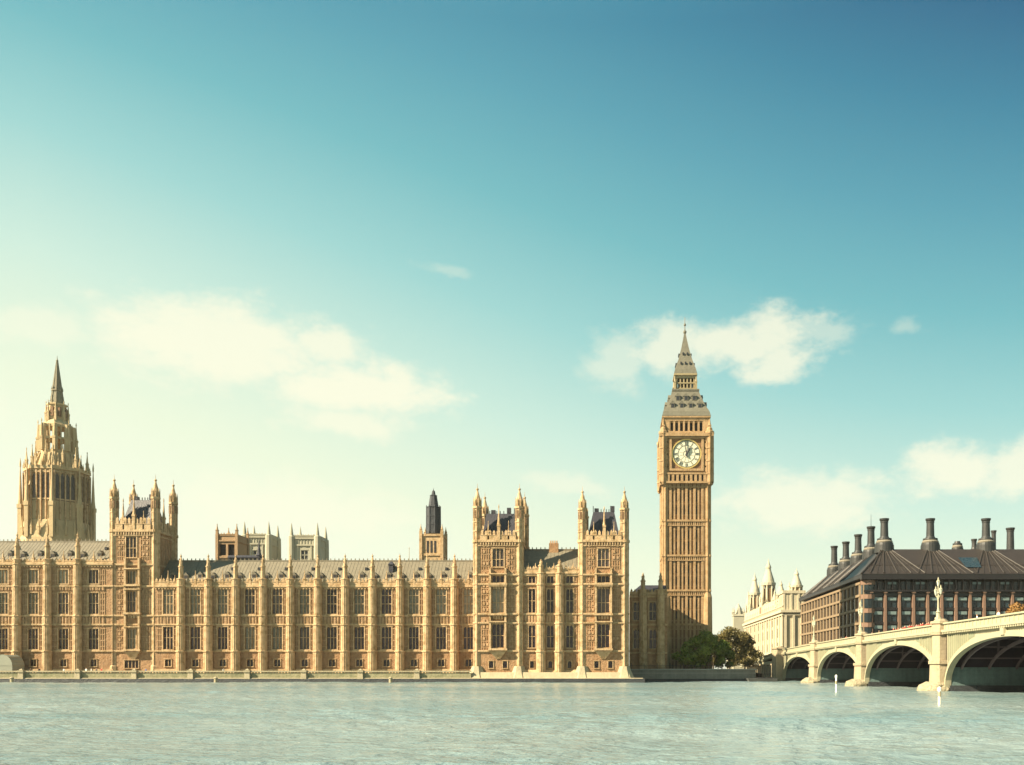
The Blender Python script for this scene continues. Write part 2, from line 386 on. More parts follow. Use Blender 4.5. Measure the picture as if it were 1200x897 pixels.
# ------------------------------------------------------------------ gothic windows (cached meshes)
WCACHE = {}
def window_mesh(w, h, lights, transoms, surround=.28, proud=.14, depth=.42):
    key = (round(w, 2), round(h, 2), lights, transoms, surround, proud)
    if key in WCACHE: return WCACHE[key]
    f = MB(); hw = w / 2
    for sx in (-1, 1):
        a, b = sorted((sx * hw, sx * (hw + surround))); f.box(a, b, -proud, .04, -surround * .2, h + surround * .2)
    f.box(-hw - surround * 1.3, hw + surround * 1.3, -proud * 1.7, .05, -surround * 1.1, -surround * .2)
    f.box(-hw - surround * 1.15, hw + surround * 1.15, -proud * 1.4, .05, h + surround * .2, h + surround * .95)
    bw = .075 if w > 1.5 else .05
    for k in range(1, lights):
        x = -hw + w * k / lights; f.box(x - bw, x + bw, .10, depth - .06, 0, h)
    for t in transoms:
        f.box(-hw, hw, .13, depth - .08, h * t - bw, h * t + bw)
    # pointed heads of the lights
    lw = w / lights
    for k in range(lights):
        x0 = -hw + lw * k
        for (xa, xb) in ((x0, x0 + lw * .5), (x0 + lw, x0 + lw * .5)):
            za = h - min(lw * .9, h * .3)
            f.poly([(xa, .2, za), (xa * .75 + xb * .25, .2, h - (h - za) * .35), (xb, .2, h - .01), (xa, .2, h - .01)])
    g = MB(); g.quad((-hw, depth - .1, 0), (hw, depth - .1, 0), (hw, depth - .1, h), (-hw, depth - .1, h))
    fm = f.mesh('window', STONE)
    gl = {}
    for kname, gm in (('dark', GLASS), ('pale', GLASSPALE), ('mid', GLASSMID)):
        gl[kname] = g.mesh('glazing', gm)
    WCACHE[key] = (fm, gl); return WCACHE[key]
def gothic_window(parent, x, y, z, w, h, lights=3, transoms=(.5,), tone='dark', rz=0, surround=.28, proud=.14):
    fm, gl = window_mesh(w, h, lights, tuple(transoms), surround, proud)
    o = put('window', fm, parent, (x, y, z), rz); sub('glazing', gl[tone], o); return o

palace = thing('gothic_palace', (X(350, MY), MY, 2), 'long honey stone gothic palace with pinnacled buttresses and square towers behind the river terrace', 'palace')

def bay_ribs(m, x0, x1, y, z0, z1, step=.62, d=.11, skip=()):
    """blind tracery: thin upright ribs with cross bars"""
    n = max(1, int((x1 - x0) / step))
    for k in range(n + 1):
        x = x0 + (x1 - x0) * k / n
        if any(a < x < b for a, b in skip): continue
        m.box(x - .055, x + .055, y - d, y + .02, z0, z1)
def string(m, x0, x1, y, z, h=.35, d=.3): m.box(x0, x1, y - d, y + .03, z - h / 2, z + h / 2); m.box(x0, x1, y - d * .55, y + .03, z - h, z - h / 2 - .003)

def parapet_run(m, x0, x1, y, z0, z1, step=.9):
    h = z1 - z0
    m.box(x0, x1, y - .05, y + .3, z0, z0 + h * .45)
    n = max(1, int((x1 - x0) / step))
    for k in range(n):
        xa = x0 + (x1 - x0) * (k + .18) / n; xb = x0 + (x1 - x0) * (k + .82) / n
        zt = z1 - (.12 if k % 2 else 0)
        m.box(xa, xb, y, y + .26, z0 + h * .45, zt - .25)
        m.poly([(xa, y, zt - .25), (xb, y, zt - .25), ((xa + xb) / 2, y + .1, zt + .25)]); m.poly([(xb, y + .26, zt - .25), (xa, y + .26, zt - .25), ((xa + xb) / 2, y + .1, zt + .25)])
    m.box(x0, x1, y - .12, y + .34, z0 + h * .45, z0 + h * .45 + .14)

def buttress_mesh(z0, zc, zp, ztop, strings):
    """octagonal-fronted buttress with set-offs, panelled shaft and a pinnacle"""
    m = MB(); w = .82
    def stage(za, zb, w, d):
        m.lathe(0, -d + w, [(za, w * 1.08), (zb, w * 1.08)], 8, rot=0); m.box(-w * .9, w * .9, -d + w, .1, za, zb)
        for k in (-1.5, -.5, .5, 1.5):                     # sunk panels on the three outer faces: a rib up the middle of each
            a_ = k * math.pi / 4; x_, y_ = w * .99 * math.sin(a_), -d + w - w * .99 * math.cos(a_); m.lathe(x_, y_, [(za + .3, .09), (zb - .35, .09)], 6)
    zs = [z0] + strings + [zc, zp]
    wd = [1.12, 1.04, 1.0, .97, .94, .92, .9, .88]; dp = [1.75, 1.62, 1.55, 1.48, 1.4, 1.34, 1.3, 1.2]
    for i, (a, b) in enumerate(zip(zs, zs[1:])):
        stage(a, b - .3, wd[i], dp[i])
        m.lathe(0, -dp[i] + wd[i], [(b - .34, wd[i] * 1.1), (b - .3, wd[i] * 1.26), (b - .06, wd[i] * 1.26), (b, wd[i] * 1.1)], 8, rot=0); m.box(-wd[i] * 1.05, wd[i] * 1.05, -dp[i] + wd[i], .1, b - .3, b - .06)
    r = .62; cy = -.45
    zsh = zp + (ztop - zp) * .45
    m.lathe(0, cy, [(zp, r), (zsh, r * .96), (zsh + .02, r * 1.2), (zsh + .3, r * 1.2), (zsh + .32, r * .85), (zsh + (ztop - zsh) * .75, r * .26), (zsh + (ztop - zsh) * .78, r * .45), (zsh + (ztop - zsh) * .84, r * .42), (zsh + (ztop - zsh) * .88, .08), (ztop, .03)], 8, rot=0)
    for k in range(8):                       # crockets
        a = math.pi / 4 * k; t = .35; zz = zsh + (ztop - zsh) * (.2 + .12 * (k % 4))
        m.box(r * .62 * math.sin(a) - .09, r * .62 * math.sin(a) + .09, cy + r * .62 * math.cos(a) - .09, cy + r * .62 * math.cos(a) + .09, zz, zz + .3)
    return m.mesh('buttress', STONE)

def front_fn(Y0): return lambda u, d, z: (u, Y0 + d, z)

def dormer_mesh():
    m = MB(); m.box(-.55, .55, -.2, 1.6, 0, .9)
    m.poly([(-.75, -.25, .9), (.75, -.25, .9), (0, -.25, 1.75)]); m.quad((-.75, -.25, .9), (0, -.25, 1.75), (0, 1.8, 1.75), (-.75, 1.8, .9)); m.quad((0, -.25, 1.75), (.75, -.25, .9), (.75, 1.8, .9), (0, 1.8, 1.75))
    m.cur = 1; m.quad((-.42, -.23, .1), (.42, -.23, .1), (.42, -.23, .95), (-.42, -.23, .95)); return m.mesh('dormer', [ROOF, DARK])
DORMER = dormer_mesh()
def gable_roof(x0, x1, ye, ze, yr, zr, name='roof', parent=palace, mt=ROOF, seams=True, dormers=()):
    m = MB(); yb = 2 * yr - ye
    m.quad((x0, ye, ze), (x1, ye, ze), (x1, yr, zr), (x0, yr, zr)); m.quad((x0, yr, zr), (x1, yr, zr), (x1, yb, ze), (x0, yb, ze))
    m.poly([(x0, ye, ze), (x0, yr, zr), (x0, yb, ze)]); m.poly([(x1, ye, ze), (x1, yb, ze), (x1, yr, zr)])
    if seams:
        n = int((x1 - x0) / .9)
        for k in range(n + 1):
            x = x0 + (x1 - x0) * k / n; m.bar((x, ye, ze + .02), (x, yr, zr + .02), .05, n=4)
    m.box(x0, x1, yr - .12, yr + .12, zr - .02, zr + .3)
    for k in range(int((x1 - x0) / 1.1)):
        x = x0 + .5 + 1.1 * k; m.box(x - .12, x + .12, yr - .04, yr + .04, zr + .3, zr + .75)      # iron cresting
    o = m.build(name, mt, parent)
    for (x, t) in dormers:
        d = sub('dormer', DORMER, o); d.location = Vector((x, ye + (yr - ye) * t, ze + (zr - ze) * t - .25)) - WP[o.name]
    return o

# ---- the main river front (eleven bays) and the taller wing beside it
def wing(bx, wx, xa, xb, zc, zp, ztop, rows, zridge, basement=(Z(781, MY), Z(773, MY)), ww=2.55):
    """bx buttress centres, wx window centres, rows = [(z0, z1, lights, transoms, pale chance)]"""
    holes = []
    for x in wx:
        for (z0, z1, *_r) in rows: holes.append((x - ww / 2, x + ww / 2, z0, z1))
        holes.append((x - .8, x + .8, *basement))
    m = MB(); m.wall(front_fn(MY), xa, xb, 1.9, zc, .34, holes)
    m.box(xa, xb, MY + .45, MY + 15, 1.9, zc - .05)
    wm = m; m = MB()
    for x in wx:
        half = (bx[1] - bx[0]) / 2 - 1.0
        for i, (z0, z1, *_r) in enumerate(rows):
            sk = ((x - ww / 2 - .35, x + ww / 2 + .35),)
            bay_ribs(m, x - half, x + half, MY, z0 - .2, z1 + .1, .5, .1, sk)
            for zz in np.arange(z0 + .6, z1, 1.55):
                for sx in (-1, 1):
                    xx = x + sx * (ww / 2 + .98); m.box(xx - .72, xx + .72, MY - .08, MY + .02, zz, zz + .22)
        # carved shields between the rows
        for (z0, z1, *_r), (y0, y1, *_q) in zip(rows, rows[1:]):
            zm = (z1 + y0) / 2; hh = max(.3, (y0 - z1) / 2 - .65)
            for k in range(-3, 4):
                xx = x + k * .84; m.box(xx - .3, xx + .3, MY - .16 - .05 * (k % 2), MY + .02, zm - hh, zm + hh * (.7 + .3 * ((k + 3) % 2)))
                m.box(xx - .05, xx + .05, MY - .26, MY + .02, zm - hh, zm + hh)
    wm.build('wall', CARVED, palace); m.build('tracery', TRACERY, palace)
    s = MB()
    for z in (Z(763, MY), Z(721.5, MY), Z(732, MY)): string(s, xa, xb, MY, z)
    if len(rows) > 2: string(s, xa, xb, MY, Z(687, MY))
    string(s, xa, xb, MY, zc, .55, .5); s.box(xa, xb, MY - .28, MY + .03, 1.9, 3.4)
    for x in np.arange(xa + .4, xb, .8): s.box(x - .16, x + .16, MY - .34, MY + .02, zc - .85, zc - .58)      # corbels
    s.build('string_course', STONE, palace)
    p = MB(); parapet_run(p, xa, xb, MY - .1, zc + .28, zp)
    for x in wx: p.pinnacle(x, MY + .05, zc + .3, zp - zc + 1.9, .26); p.pinnacle(x - 1.75, MY + .05, zc + .3, zp - zc + .7, .17); p.pinnacle(x + 1.75, MY + .05, zc + .3, zp - zc + .7, .17)
    p.build('parapet', STONE, palace)
    bm_ = buttress_mesh(1.9, zc, zp, ztop, [Z(763, MY), Z(732, MY), Z(721.5, MY)] + ([Z(687, MY)] if len(rows) > 2 else []))
    for x in bx: put('buttress', bm_, palace, (x, MY, 0))
    for x in wx:
        for (z0, z1, li, tr, pale) in rows:
            rr = random.random(); tone = 'pale' if rr < pale * .55 else ('mid' if rr < pale else 'dark')
            gothic_window(palace, x, MY, z0, ww, z1 - z0, li, tr, tone)
        gothic_window(palace, x, MY, basement[0], 1.6, basement[1] - basement[0], 2, (), 'dark', surround=.2)
    dm = []
    for x in wx: dm += [(x - .1, .30), (x + 3.4, .26)]
    r = gable_roof(xa, xb, MY + 1.0, zc + .6, MY + 8, zridge, dormers=dm)
    for x in wx:                                  # small vents high on the slope
        v = MB(); v.box(x + .15, x + .75, MY + 5.0, MY + 6.2, zc + .6 + (zridge - zc - .6) * .60, zc + .6 + (zridge - zc - .6) * .60 + .75); v.build('roof_vent', BLACK, r)

mb = [X(213 + 32 * i, MY) for i in range(11)]; mw = [X(229 + 32 * i, MY) for i in range(-1, 11)]
wing(mb, mw, X(181.5, MY), X(566, MY), Z(687, MY), Z(678.5, MY), Z(649, MY),
     [(Z(761, MY), Z(735, MY), 3, (.52,), .12), (Z(719.5, MY), Z(690.5, MY), 3, (.4, .74), .75)], Z(658, MY + 8))
lb = [X(21.4 + 35.4 * i, MY) for i in range(-4, 3)]; lw = [X(39 + 35.4 * i, MY) for i in range(-5, 3)]
wing(lb, lw, X(-120, MY), X(133, MY), Z(661, MY), Z(655.5, MY), Z(624, MY),
     [(Z(761, MY), Z(737, MY), 3, (.5,), .3), (Z(719.5, MY), Z(695, MY), 3, (.5,), .85), (Z(684, MY), Z(668, MY), 3, (), .9)], Z(635.5, MY + 8))

m = MB(); hx = X(459, MY + 5); m.box(hx - .7, hx + .5, MY + 4.4, MY + 6.2, Z(672, MY + 5), Z(662, MY + 5)); m.frustum((hx - .9, hx + .7, MY + 4.2, MY + 6.4), (hx - .2, hx, MY + 5, MY + 5.6), Z(662, MY + 5), Z(658, MY + 5)); m.build('roof_hatch', SLATE, palace)
m = MB(); m.bar((X(479.5, MY + 8), MY + 8, Z(658, MY + 8)), (X(479.5, MY + 8), MY + 8, Z(643, MY + 8)), .10, .06); m.lathe(X(479.5, MY + 8), MY + 8, [(Z(643, MY + 8), .16), (Z(642, MY + 8), .1)], 6); m.build('flagpole', PLINTH, palace)
# ---- square towers with octagonal corner turrets
def turret_mesh(z0, zs, zcor, ztip, r=1.04):
    m = MB(); prof = [(z0, r * 1.28), (z0 + 2.2, r * 1.22), (z0 + 2.6, r)]
    for z in zs: prof += [(z - .22, r), (z - .2, r * 1.14), (z + .2, r * 1.14), (z + .22, r)]
    H = ztip - zcor
    prof += [(zcor - .4, r), (zcor - .38, r * 1.28), (zcor + .3, r * 1.28), (zcor + .32, r * .98)]
    for t in (.16, .32): prof += [(zcor + H * t, r * .98), (zcor + H * t + .02, r * 1.12), (zcor + H * t + .3, r * 1.12), (zcor + H * t + .32, r * .96)]
    prof += [(zcor + H * .56, r * .94), (zcor + H * .565, r * 1.2), (zcor + H * .60, r * 1.2), (zcor + H * .605, r * .8), (zcor + H * .66, r * .92), (zcor + H * .71, r * .86), (zcor + H * .78, r * .55), (zcor + H * .86, r * .24),
             (zcor + H * .885, r * .2), (zcor + H * .89, r * .34), (zcor + H * .91, r * .34), (zcor + H * .92, .07), (ztip, .03)]
    m.lathe(0, 0, prof, 8, rot=0)
    for k in range(8):                       # panelled faces: ribs at the arrises and little gablets
        a = math.pi / 4 * k; x, y = r * math.sin(a), -r * math.cos(a)
        m.box(x - .09, x + .09, y - .09, y + .09, z0 + 2.6, zcor + H * .56)
        a = math.pi / 8 + math.pi / 4 * k; x, y = r * .96 * math.sin(a), -r * .96 * math.cos(a)
        m.lathe(x, y, [(zcor + H * .56, .16), (zcor + H * .70, .12), (zcor + H * .76, .02)], 4)
    m.cur = 1
    for k in range(8):                       # dark slits of the open upper stage
        a = math.pi / 8 + math.pi / 4 * k; x, y = r * .93 * math.sin(a), -r * .93 * math.cos(a)
        m.box(x - .15, x + .15, y - .15, y + .15, zcor + H * .40, zcor + H * .53)
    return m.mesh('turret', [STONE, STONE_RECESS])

def tower(pl, pr, Y0, depth, py_cor, py_par, py_tip, py_roof, strs, wins, base_wins, zb, mid_pin=True, tip_back=None, oriel=True, roofw=(.30, .30)):
    xl, xr = X(pl, Y0), X(pr, Y0); xc = (xl + xr) / 2; Yb = Y0 + depth
    zcor, zpar, ztip = Z(py_cor, Y0), Z(py_par, Y0), Z(py_tip, Y0); zr = Z(py_roof, Y0 + depth * .4)
    zs = [Z(p, Y0) for p in strs]
    fy = Y0 + .25                                   # wall plane just behind the turret fronts
    holes = [(xc + dx - w / 2, xc + dx + w / 2, z0, z1) for (dx, w, z0, z1, *_r) in wins + base_wins]
    m = MB(); m.wall(front_fn(fy), xl, xr, zb, zcor, .34, holes)
    m.box(xl, xr, fy + .45, Yb - .2, zb, zcor - .06)
    wm = m; m = MB()
    for (dx, w, z0, z1, *_r) in wins:
        sk = ((xc - w / 2 - .6, xc + w / 2 + .6),)
        bay_ribs(m, xl + 1.2, xr - 1.2, fy, z0 - .6, z1 + .4, .55, .12, sk)
        for zz in np.arange(z0, z1, 1.5):
            for (a, b) in ((xl + 1.1, xc - w / 2 - .6), (xc + w / 2 + .6, xr - 1.1)):
                m.box(a, b, fy - .09, fy + .02, zz, zz + .22)
                for q in (.3, .7):
                    if random.random() < .6: xx = a + (b - a) * q; m.box(xx - .28, xx + .28, fy - .22, fy + .02, zz + .4, zz + 1.1)
    for sx, xx in ((-1, xl), (1, xr)):              # ribs on the flanks
        for k in range(9):
            y = Y0 + 1.3 + (depth - 2.6) * k / 8; m.box(xx - .13, xx + .13, y - .11, y + .11, zb, zcor - .5)
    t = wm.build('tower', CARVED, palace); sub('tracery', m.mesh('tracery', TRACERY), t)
    s = MB()
    for z in zs: string(s, xl, xr, fy, z, .4, .34); s.box(xl - .25, xr + .25, fy + .3, Yb - .1, z - .2, z + .2)
    s.box(xl - .45, xr + .45, fy - .5, Yb + .2, zcor - .32, zcor + .3)
    s.box(xl - .3, xr + .3, fy - .3, Yb, zcor - 1.3, zcor - 1.05)
    for k in range(14):
        x = xl + 1 + (xr - xl - 2) * k / 13; s.box(x - .14, x + .14, fy - .42, fy + .02, zcor - 1.0, zcor - .34)
    parapet_run(s, xl + .8, xr - .8, fy - .3, zcor + .31, zpar, .95)
    for xx in (xl, xr):
        for k in range(7):
            y = Y0 + 1.2 + (depth - 2.4) * (k + .5) / 7; s.box(xx - .16, xx + .16, y - .42, y + .42, zcor + .3, zpar - (.2 if k % 2 else .6))
        s.pinnacle(xx, Y0 + depth / 2, zcor + .3, (ztip - zcor) * .62, .34)
    s.box(xl + .8, xr - .8, Yb - .3, Yb, zcor + .3, zpar)
    if mid_pin: s.pinnacle(xc + .2, fy - .15, zcor + .2, (ztip - zcor) * .62, .36)
    for q in (.27, .75): s.pinnacle(xl + (xr - xl) * q, fy - .15, zcor + .2, (ztip - zcor) * .34, .2)
    if oriel:                                      # projecting bay: pale uprights and sills either side of the window stack
        w = wins[0][1]; za = min(q[2] for q in wins) - .9; zt = sorted(zs)[-1]
        for sx in (-1, 1):
            xx = xc + sx * (w / 2 + .48); s.box(xx - .24, xx + .24, fy - 1.0, fy + .02, za, zt + 1.6)
        for (dx, ww_, z0, z1, *_r) in wins[:-1]:
            s.box(xc - w / 2 - .95, xc + w / 2 + .95, fy - 1.25, fy + .02, z0 - .75, z0 - .25); s.box(xc - w / 2 - .85, xc + w / 2 + .85, fy - 1.15, fy + .02, z1 + .3, z1 + .62)
            for k in range(4): xx = xc + (k - 1.5) * .7; s.box(xx - .24, xx + .24, fy - .5, fy + .02, z0 - 1.75, z0 - .85)
        s.frustum((xc - .5, xc + .5, fy - .2, fy + .02), (xc - w / 2 - .7, xc + w / 2 + .7, fy - 1.0, fy + .02), za - 2.0, za)
    sub('stone_trim', s.mesh('stone_trim', STONE), t)
    hm = MB(); a, b = roofw; yf, yk = Y0 + 1.6, Yb - 1.0
    hm.frustum((xl + 1.0, xr - 1.0, yf, yk), (xl + 1 + a * (xr - xl) * .45, xr - 1 - b * (xr - xl) * .45, yf + 3.2, yk - 3.2), zcor + .2, zr)
    zz = zr
    for k in range(9):
        x = xl + 1.0 + a * (xr - xl) * .45 + (xr - xl - 2 - (a + b) * (xr - xl) * .45) * k / 8; hm.box(x - .1, x + .1, yf + 3.15, yf + 3.3, zr - .05, zr + (1.5 if k in (0, 8) else .7))
    hm.box(xl + 1 + (xr - xl) * .18, xl + 1 + (xr - xl) * .18 + 1.1, yf + 3.5, yf + 4.6, zcor, zr + 1.0); hm.box(xr - 1 - (xr - xl) * .25, xr - (xr - xl) * .25, yf + 3.5, yf + 4.6, zcor, zr + 1.6)
    sub('roof', hm.mesh('roof', SLATE), t)
    tf = turret_mesh(zb, zs, zcor, ztip); tb = turret_mesh(zb, zs, zcor, ztip + (0 if tip_back is None else tip_back))
    for (x, y, q) in ((xl, Y0 + 1.0, tf), (xr, Y0 + 1.0, tf), (xl, Yb, tb), (xr, Yb, tb)):
        o = sub('turret', q, t); o.location = (x, y, 0)
    for (dx, w, z0, z1, li, tr, tone) in wins:
        fm, gl = window_mesh(w, z1 - z0, li, tuple(tr)); o = sub('window', fm, t); o.location = (xc + dx, fy, z0)
        g = bpy.data.objects.new('glazing', gl[tone]); C.objects.link(g); g.parent = t; g.location = o.location
    for (dx, w, z0, z1, li, tr, tone) in base_wins:
        fm, gl = window_mesh(w, z1 - z0, li, tuple(tr), .2); o = sub('window', fm, t); o.location = (xc + dx, fy, z0)
        g = bpy.data.objects.new('glazing', gl[tone]); C.objects.link(g); g.parent = t; g.location = o.location
    for o in t.children: o.location = Vector(o.location) - WP[t.name]
    return t
zz = lambda p: Z(p, MY)
tower(131.6, 180.2, MY, 11.0, 622, 607, 555.5, 586, [763, 732, 721.5, 687, 661.5],
      [(-.7, 2.6, zz(760), zz(737), 3, (.5,), 'pale'), (-.7, 2.6, zz(717), zz(693), 3, (.5,), 'mid'), (-.7, 2.6, zz(684), zz(669), 3, (), 'pale'), (-.6, 2.7, zz(653), zz(629), 3, (.45,), 'mid')],
      [(-.5, 3.6, zz(783), zz(774), 4, (), 'dark')], 1.9, tip_back=.6)
zz = lambda p: Z(p, VY)
pw = lambda s=0: [(0, 2.9, zz(759), zz(731), 3, (.5,), 'dark'), (0, 2.9, zz(718), zz(689), 3, (.4,), 'mid' if s else 'pale'), (0, 2.9, zz(682.5), zz(675), 3, (), 'dark'), (0, 2.8, zz(664), zz(643), 3, (.4,), 'mid')]
pbw = [(-1.75, 1.1, zz(783), zz(775), 1, (), 'dark'), (1.75, 1.1, zz(783), zz(775), 1, (), 'dark')]
pst = [763, 730, 719.5, 684.5, 673.5]
tower(558.8, 608.3, VY, 14.5, 634, 622, 566, 603, pst, pw(), pbw, .9, tip_back=.3, roofw=(.15, .15))
tower(682.4, 731.9, VY, 14.5, 634, 622, 569.5, 601, pst, pw(1), pbw, .9, tip_back=.3, roofw=(.34, .34))

# ---- the three-bay range between the two river towers
xa, xb = X(608, VY), X(683, VY); fy = VY + .9
cw = [X(p, VY) for p in (623, 644.6, 667.3)]; rows = [(zz(759), zz(733)), (zz(718), zz(690)), (zz(683), zz(675))]
holes = [(x - .85, x + .85, a, b) for x in cw for a, b in rows] + [(x - .5, x + .5, zz(783), zz(775)) for x in cw]
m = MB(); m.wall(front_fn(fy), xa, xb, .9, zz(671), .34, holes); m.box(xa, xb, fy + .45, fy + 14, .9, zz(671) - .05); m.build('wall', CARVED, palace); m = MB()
for x in cw:
    for a, b in rows:
        bay_ribs(m, x - 1.9, x + 1.9, fy, a - .3, b + .3, .5, .1, ((x - 1.1, x + 1.1),))
        for q in np.arange(a + .3, b, 1.5): m.box(x - 2.0, x - 1.2, fy - .08, fy + .02, q, q + .22); m.box(x + 1.2, x + 2.0, fy - .08, fy + .02, q, q + .22)
    for k in range(5): m.box(x + (k - 2) * .75 - .27, x + (k - 2) * .75 + .27, fy - .18, fy + .02, zz(729), zz(721))
m.build('tracery', TRACERY, palace)
s = MB()
for p in pst: string(s, xa, xb, fy, zz(p), .38, .32)
string(s, xa, xb, fy, zz(671), .5, .5); parapet_run(s, xa, xb, fy - .2, zz(671) + .2, zz(664), .8)
for x in cw: s.pinnacle(x - .9, fy, zz(670), 2.3, .22); s.pinnacle(x + .9, fy, zz(670), 2.3, .22)
s.frustum((xa, xb, fy - 1.6, fy + .1), (xa, xb, fy - .4, fy + .1), .9, zz(785)); s.build('string_course', STONE, palace)
bmid = buttress_mesh(.9, zz(684.5), zz(671), zz(655), [zz(763), zz(730), zz(719.5)])
for p in (633.8, 655.6): put('buttress', bmid, palace, (X(p, VY), fy, 0))
for x in cw:
    for i, (a, b) in enumerate(rows): gothic_window(palace, x, fy, a, 1.7, b - a, 2, (.5,) if i < 2 else (), 'dark', surround=.22)
    gothic_window(palace, x, fy, zz(783), 1.0, zz(775) - zz(783), 1, (), 'dark', surround=.15)
r = gable_roof(xa, xb, fy + 1.2, zz(668), fy + 7, Z(645, fy + 7))
m = MB(); cx = X(649, fy + 7); m.box(cx - 1.2, cx + 1.2, fy + 6.3, fy + 7.7, zz(655), Z(637, fy + 7))
for k in range(4): m.lathe(cx - .8 + .53 * k, fy + 7, [(Z(637, fy + 7), .2), (Z(637, fy + 7) + .7, .17)], 8)
m.build('chimney', CARVED, r)
# battered plinth of the river pavilion with flared feet
m = MB(); xq0, xq1 = X(552, VY), X(738, VY)
m.frustum((xq0 - .5, xq1 + .3, VY - 1.9, VY + 1.5), (xq0 + .2, xq1 - .3, VY - .9, VY + 1.5), .75, zz(788))
for p in (558.8, 608.3, 633.8, 655.6, 682.4, 731.9):
    x = X(p, VY); q = 1.5 if p in (558.8, 608.3, 682.4, 731.9) else .9
    m.lathe(x, VY + .6, [(.75, q * 2.0), (zz(791), q * 1.5), (zz(786), q * 1.15), (zz(781), q * .9)], 8)
m.build('plinth', PLINTH, palace)

# ------------------------------------------------------------------ river walls
rw = thing('river_wall', (X(300, TY), TY, 0), 'low stone river wall with pale piers and balustrade along the palace terrace', 'wall')
x0, x1 = -230, X(552, TY)
m = MB(); m.box(x0, x1, TY, TY + .6, .9, 2.15); m.box(x0, x1, TY + .1, TY + .5, 2.15, 2.35); m.build('wall', RWALL, rw)
m = MB(); m.box(x0, x1, TY - .12, TY + .62, 2.62, 2.95)
for x in np.arange(x0 + .5, x1, .75): m.box(x - .17, x + .17, TY + .1, TY + .42, 2.35, 2.62)
m.build('balustrade', PLINTH, rw)
m = MB(); m.frustum((x0, x1 + 43, TY - .55, TY + 1.2), (x0, x1 + 43, TY - .35, TY + 1.2), 1.0, 1.14); m.build('ledge', PLINTH, rw)
m = MB(); m.frustum((x0, x1 + 43.6, TY - .9, TY + 1.2), (x0, x1 + 43.4, TY - .7, TY + 1.2), -1.5, 1.0); m.build('tidal_footing', WET, rw)
m = MB(); m.frustum((-.75, .75, -.75, .2), (-.6, .6, -.55, .2), .88, 2.55); m.box(-.75, .75, -.75, .6, 2.55, 3.05); m.lathe(0, -.1, [(3.05, .6), (3.2, .62), (3.45, .1)], 4)
pm = m.mesh('pier', PLINTH)
for i in range(-2, 8): put('pier', pm, rw, (X(25.5 + 66.2 * i, TY), TY, 0))

gw = thing('garden_wall', (X(800, GY), GY, 0), 'dark shaded embankment wall between the palace and the bridge', 'wall')
x0, x1 = xe + .3, BX0 - 9
m = MB(); m.box(x0, x1, GY, GY + .9, -1, 3.1); m.box(x1 - .9, x1, GY + .9, 300, -1, 3.1); m.build('wall', mat('garden_wall_stone', (.20, .19, .16), .9, .3, .4, 2, .3, 2, .25, block=(1.5, .5)), gw)
m = MB(); m.box(x0, x1 + .2, GY - .25, GY + 1.0, 3.1, 3.45); m.box(x0, x1, GY - .12, GY, 2.2, 2.4); m.build('coping', mat('garden_coping', (.27, .26, .22), .9, .2), gw)
m = MB(); m.box(x0, x1 + .4, GY - .5, GY + .2, -1, .75); m.build('tidal_footing', WET, gw)
rl = thing('garden_railing', (X(800, GY), GY + .4, 3.45), 'black iron railing on top of the shaded embankment wall', 'railing')
m = MB()
for x in np.arange(x0 + .3, x1, .35): m.box(x - .02, x + .02, GY + .38, GY + .42, 3.45, 4.5)
m.box(x0, x1, GY + .36, GY + .44, 4.36, 4.42); m.build('bars', BLACK, rl)
m = MB()
for x in np.arange(x0 + .3, x1, 3.5): m.lathe(x, GY + .4, [(3.45, .07), (4.7, .07), (4.8, .12), (4.95, .02)], 6)
m.build('posts', BLACK, rl)

# mooring posts along the terrace footing
mp_ = None
for i, (p, lab) in enumerate(((13.8, 'pale timber mooring post by the terrace wall below the grey domed marquee'), (252.8, 'pale timber mooring post at the terrace wall below the brown belfry tower'), (457.6, 'pale timber mooring post at the terrace wall nearest the two river towers'))):
    if mp_ is None:
        mp_ = thing('mooring_post', (X(p, TY - 2), TY - 2, 0), lab, 'mooring post', 'mooring posts along the terrace')
        m = MB(); m.lathe(0, 0, [(-1.5, .42), (.8, .4), (1.0, .36)], 8); mp_post = sub('post', m.mesh('post', PLINTH), mp_)
        m = MB(); m.lathe(0, 0, [(1.0, .5), (1.2, .5), (1.45, .1)], 8); sub('cap', m.mesh('cap', PLINTH), mp_)
    else:
        o = copy_tree(mp_); o.location.x = X(p, TY - 2); o['label'] = lab

# ------------------------------------------------------------------ Speaker's range: lower dark wing between the pavilion and the clock tower
SY = 262.0
sr = thing('gatehouse_range', (X(757, SY), SY, 2), 'low shaded stone range tucked between the river tower and the clock tower', 'building')
xa, xb = X(738, SY), X(782, SY); zs_ = lambda p: Z(p, SY)
hs = [(x - .95, x + .95, a, b) for x in (X(746.5, SY), X(765, SY)) for a, b in ((zs_(760), zs_(738)), (zs_(727), zs_(706)))]
m = MB(); m.wall(front_fn(SY), xa, xb, 2.2, zs_(697), .34, hs); m.box(xa, xb, SY + .45, SY + 12, 2.2, zs_(697) - .05)
for x in (X(746.5, SY), X(765, SY)): bay_ribs(m, x - 2, x + 2, SY, zs_(765), zs_(700), .6, .1, ((x - 1.3, x + 1.3),))
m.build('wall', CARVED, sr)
m = MB()
for p in (765, 732, 699): string(m, xa, xb, SY, zs_(p))
parapet_run(m, xa, xb, SY - .1, zs_(697), zs_(691), .9); m.build('parapet', STONE, sr)
for x in (X(746.5, SY), X(765, SY)):
    for a, b in ((zs_(760), zs_(738)), (zs_(727), zs_(706))): gothic_window(sr, x, SY, a, 1.9, b - a, 2, (.5,), 'dark')
bm_ = buttress_mesh(2.2, zs_(697), zs_(691), zs_(671), [zs_(765), zs_(732)])
for p in (753.5, 774): put('buttress', bm_, sr, (X(p, SY), SY, 0))
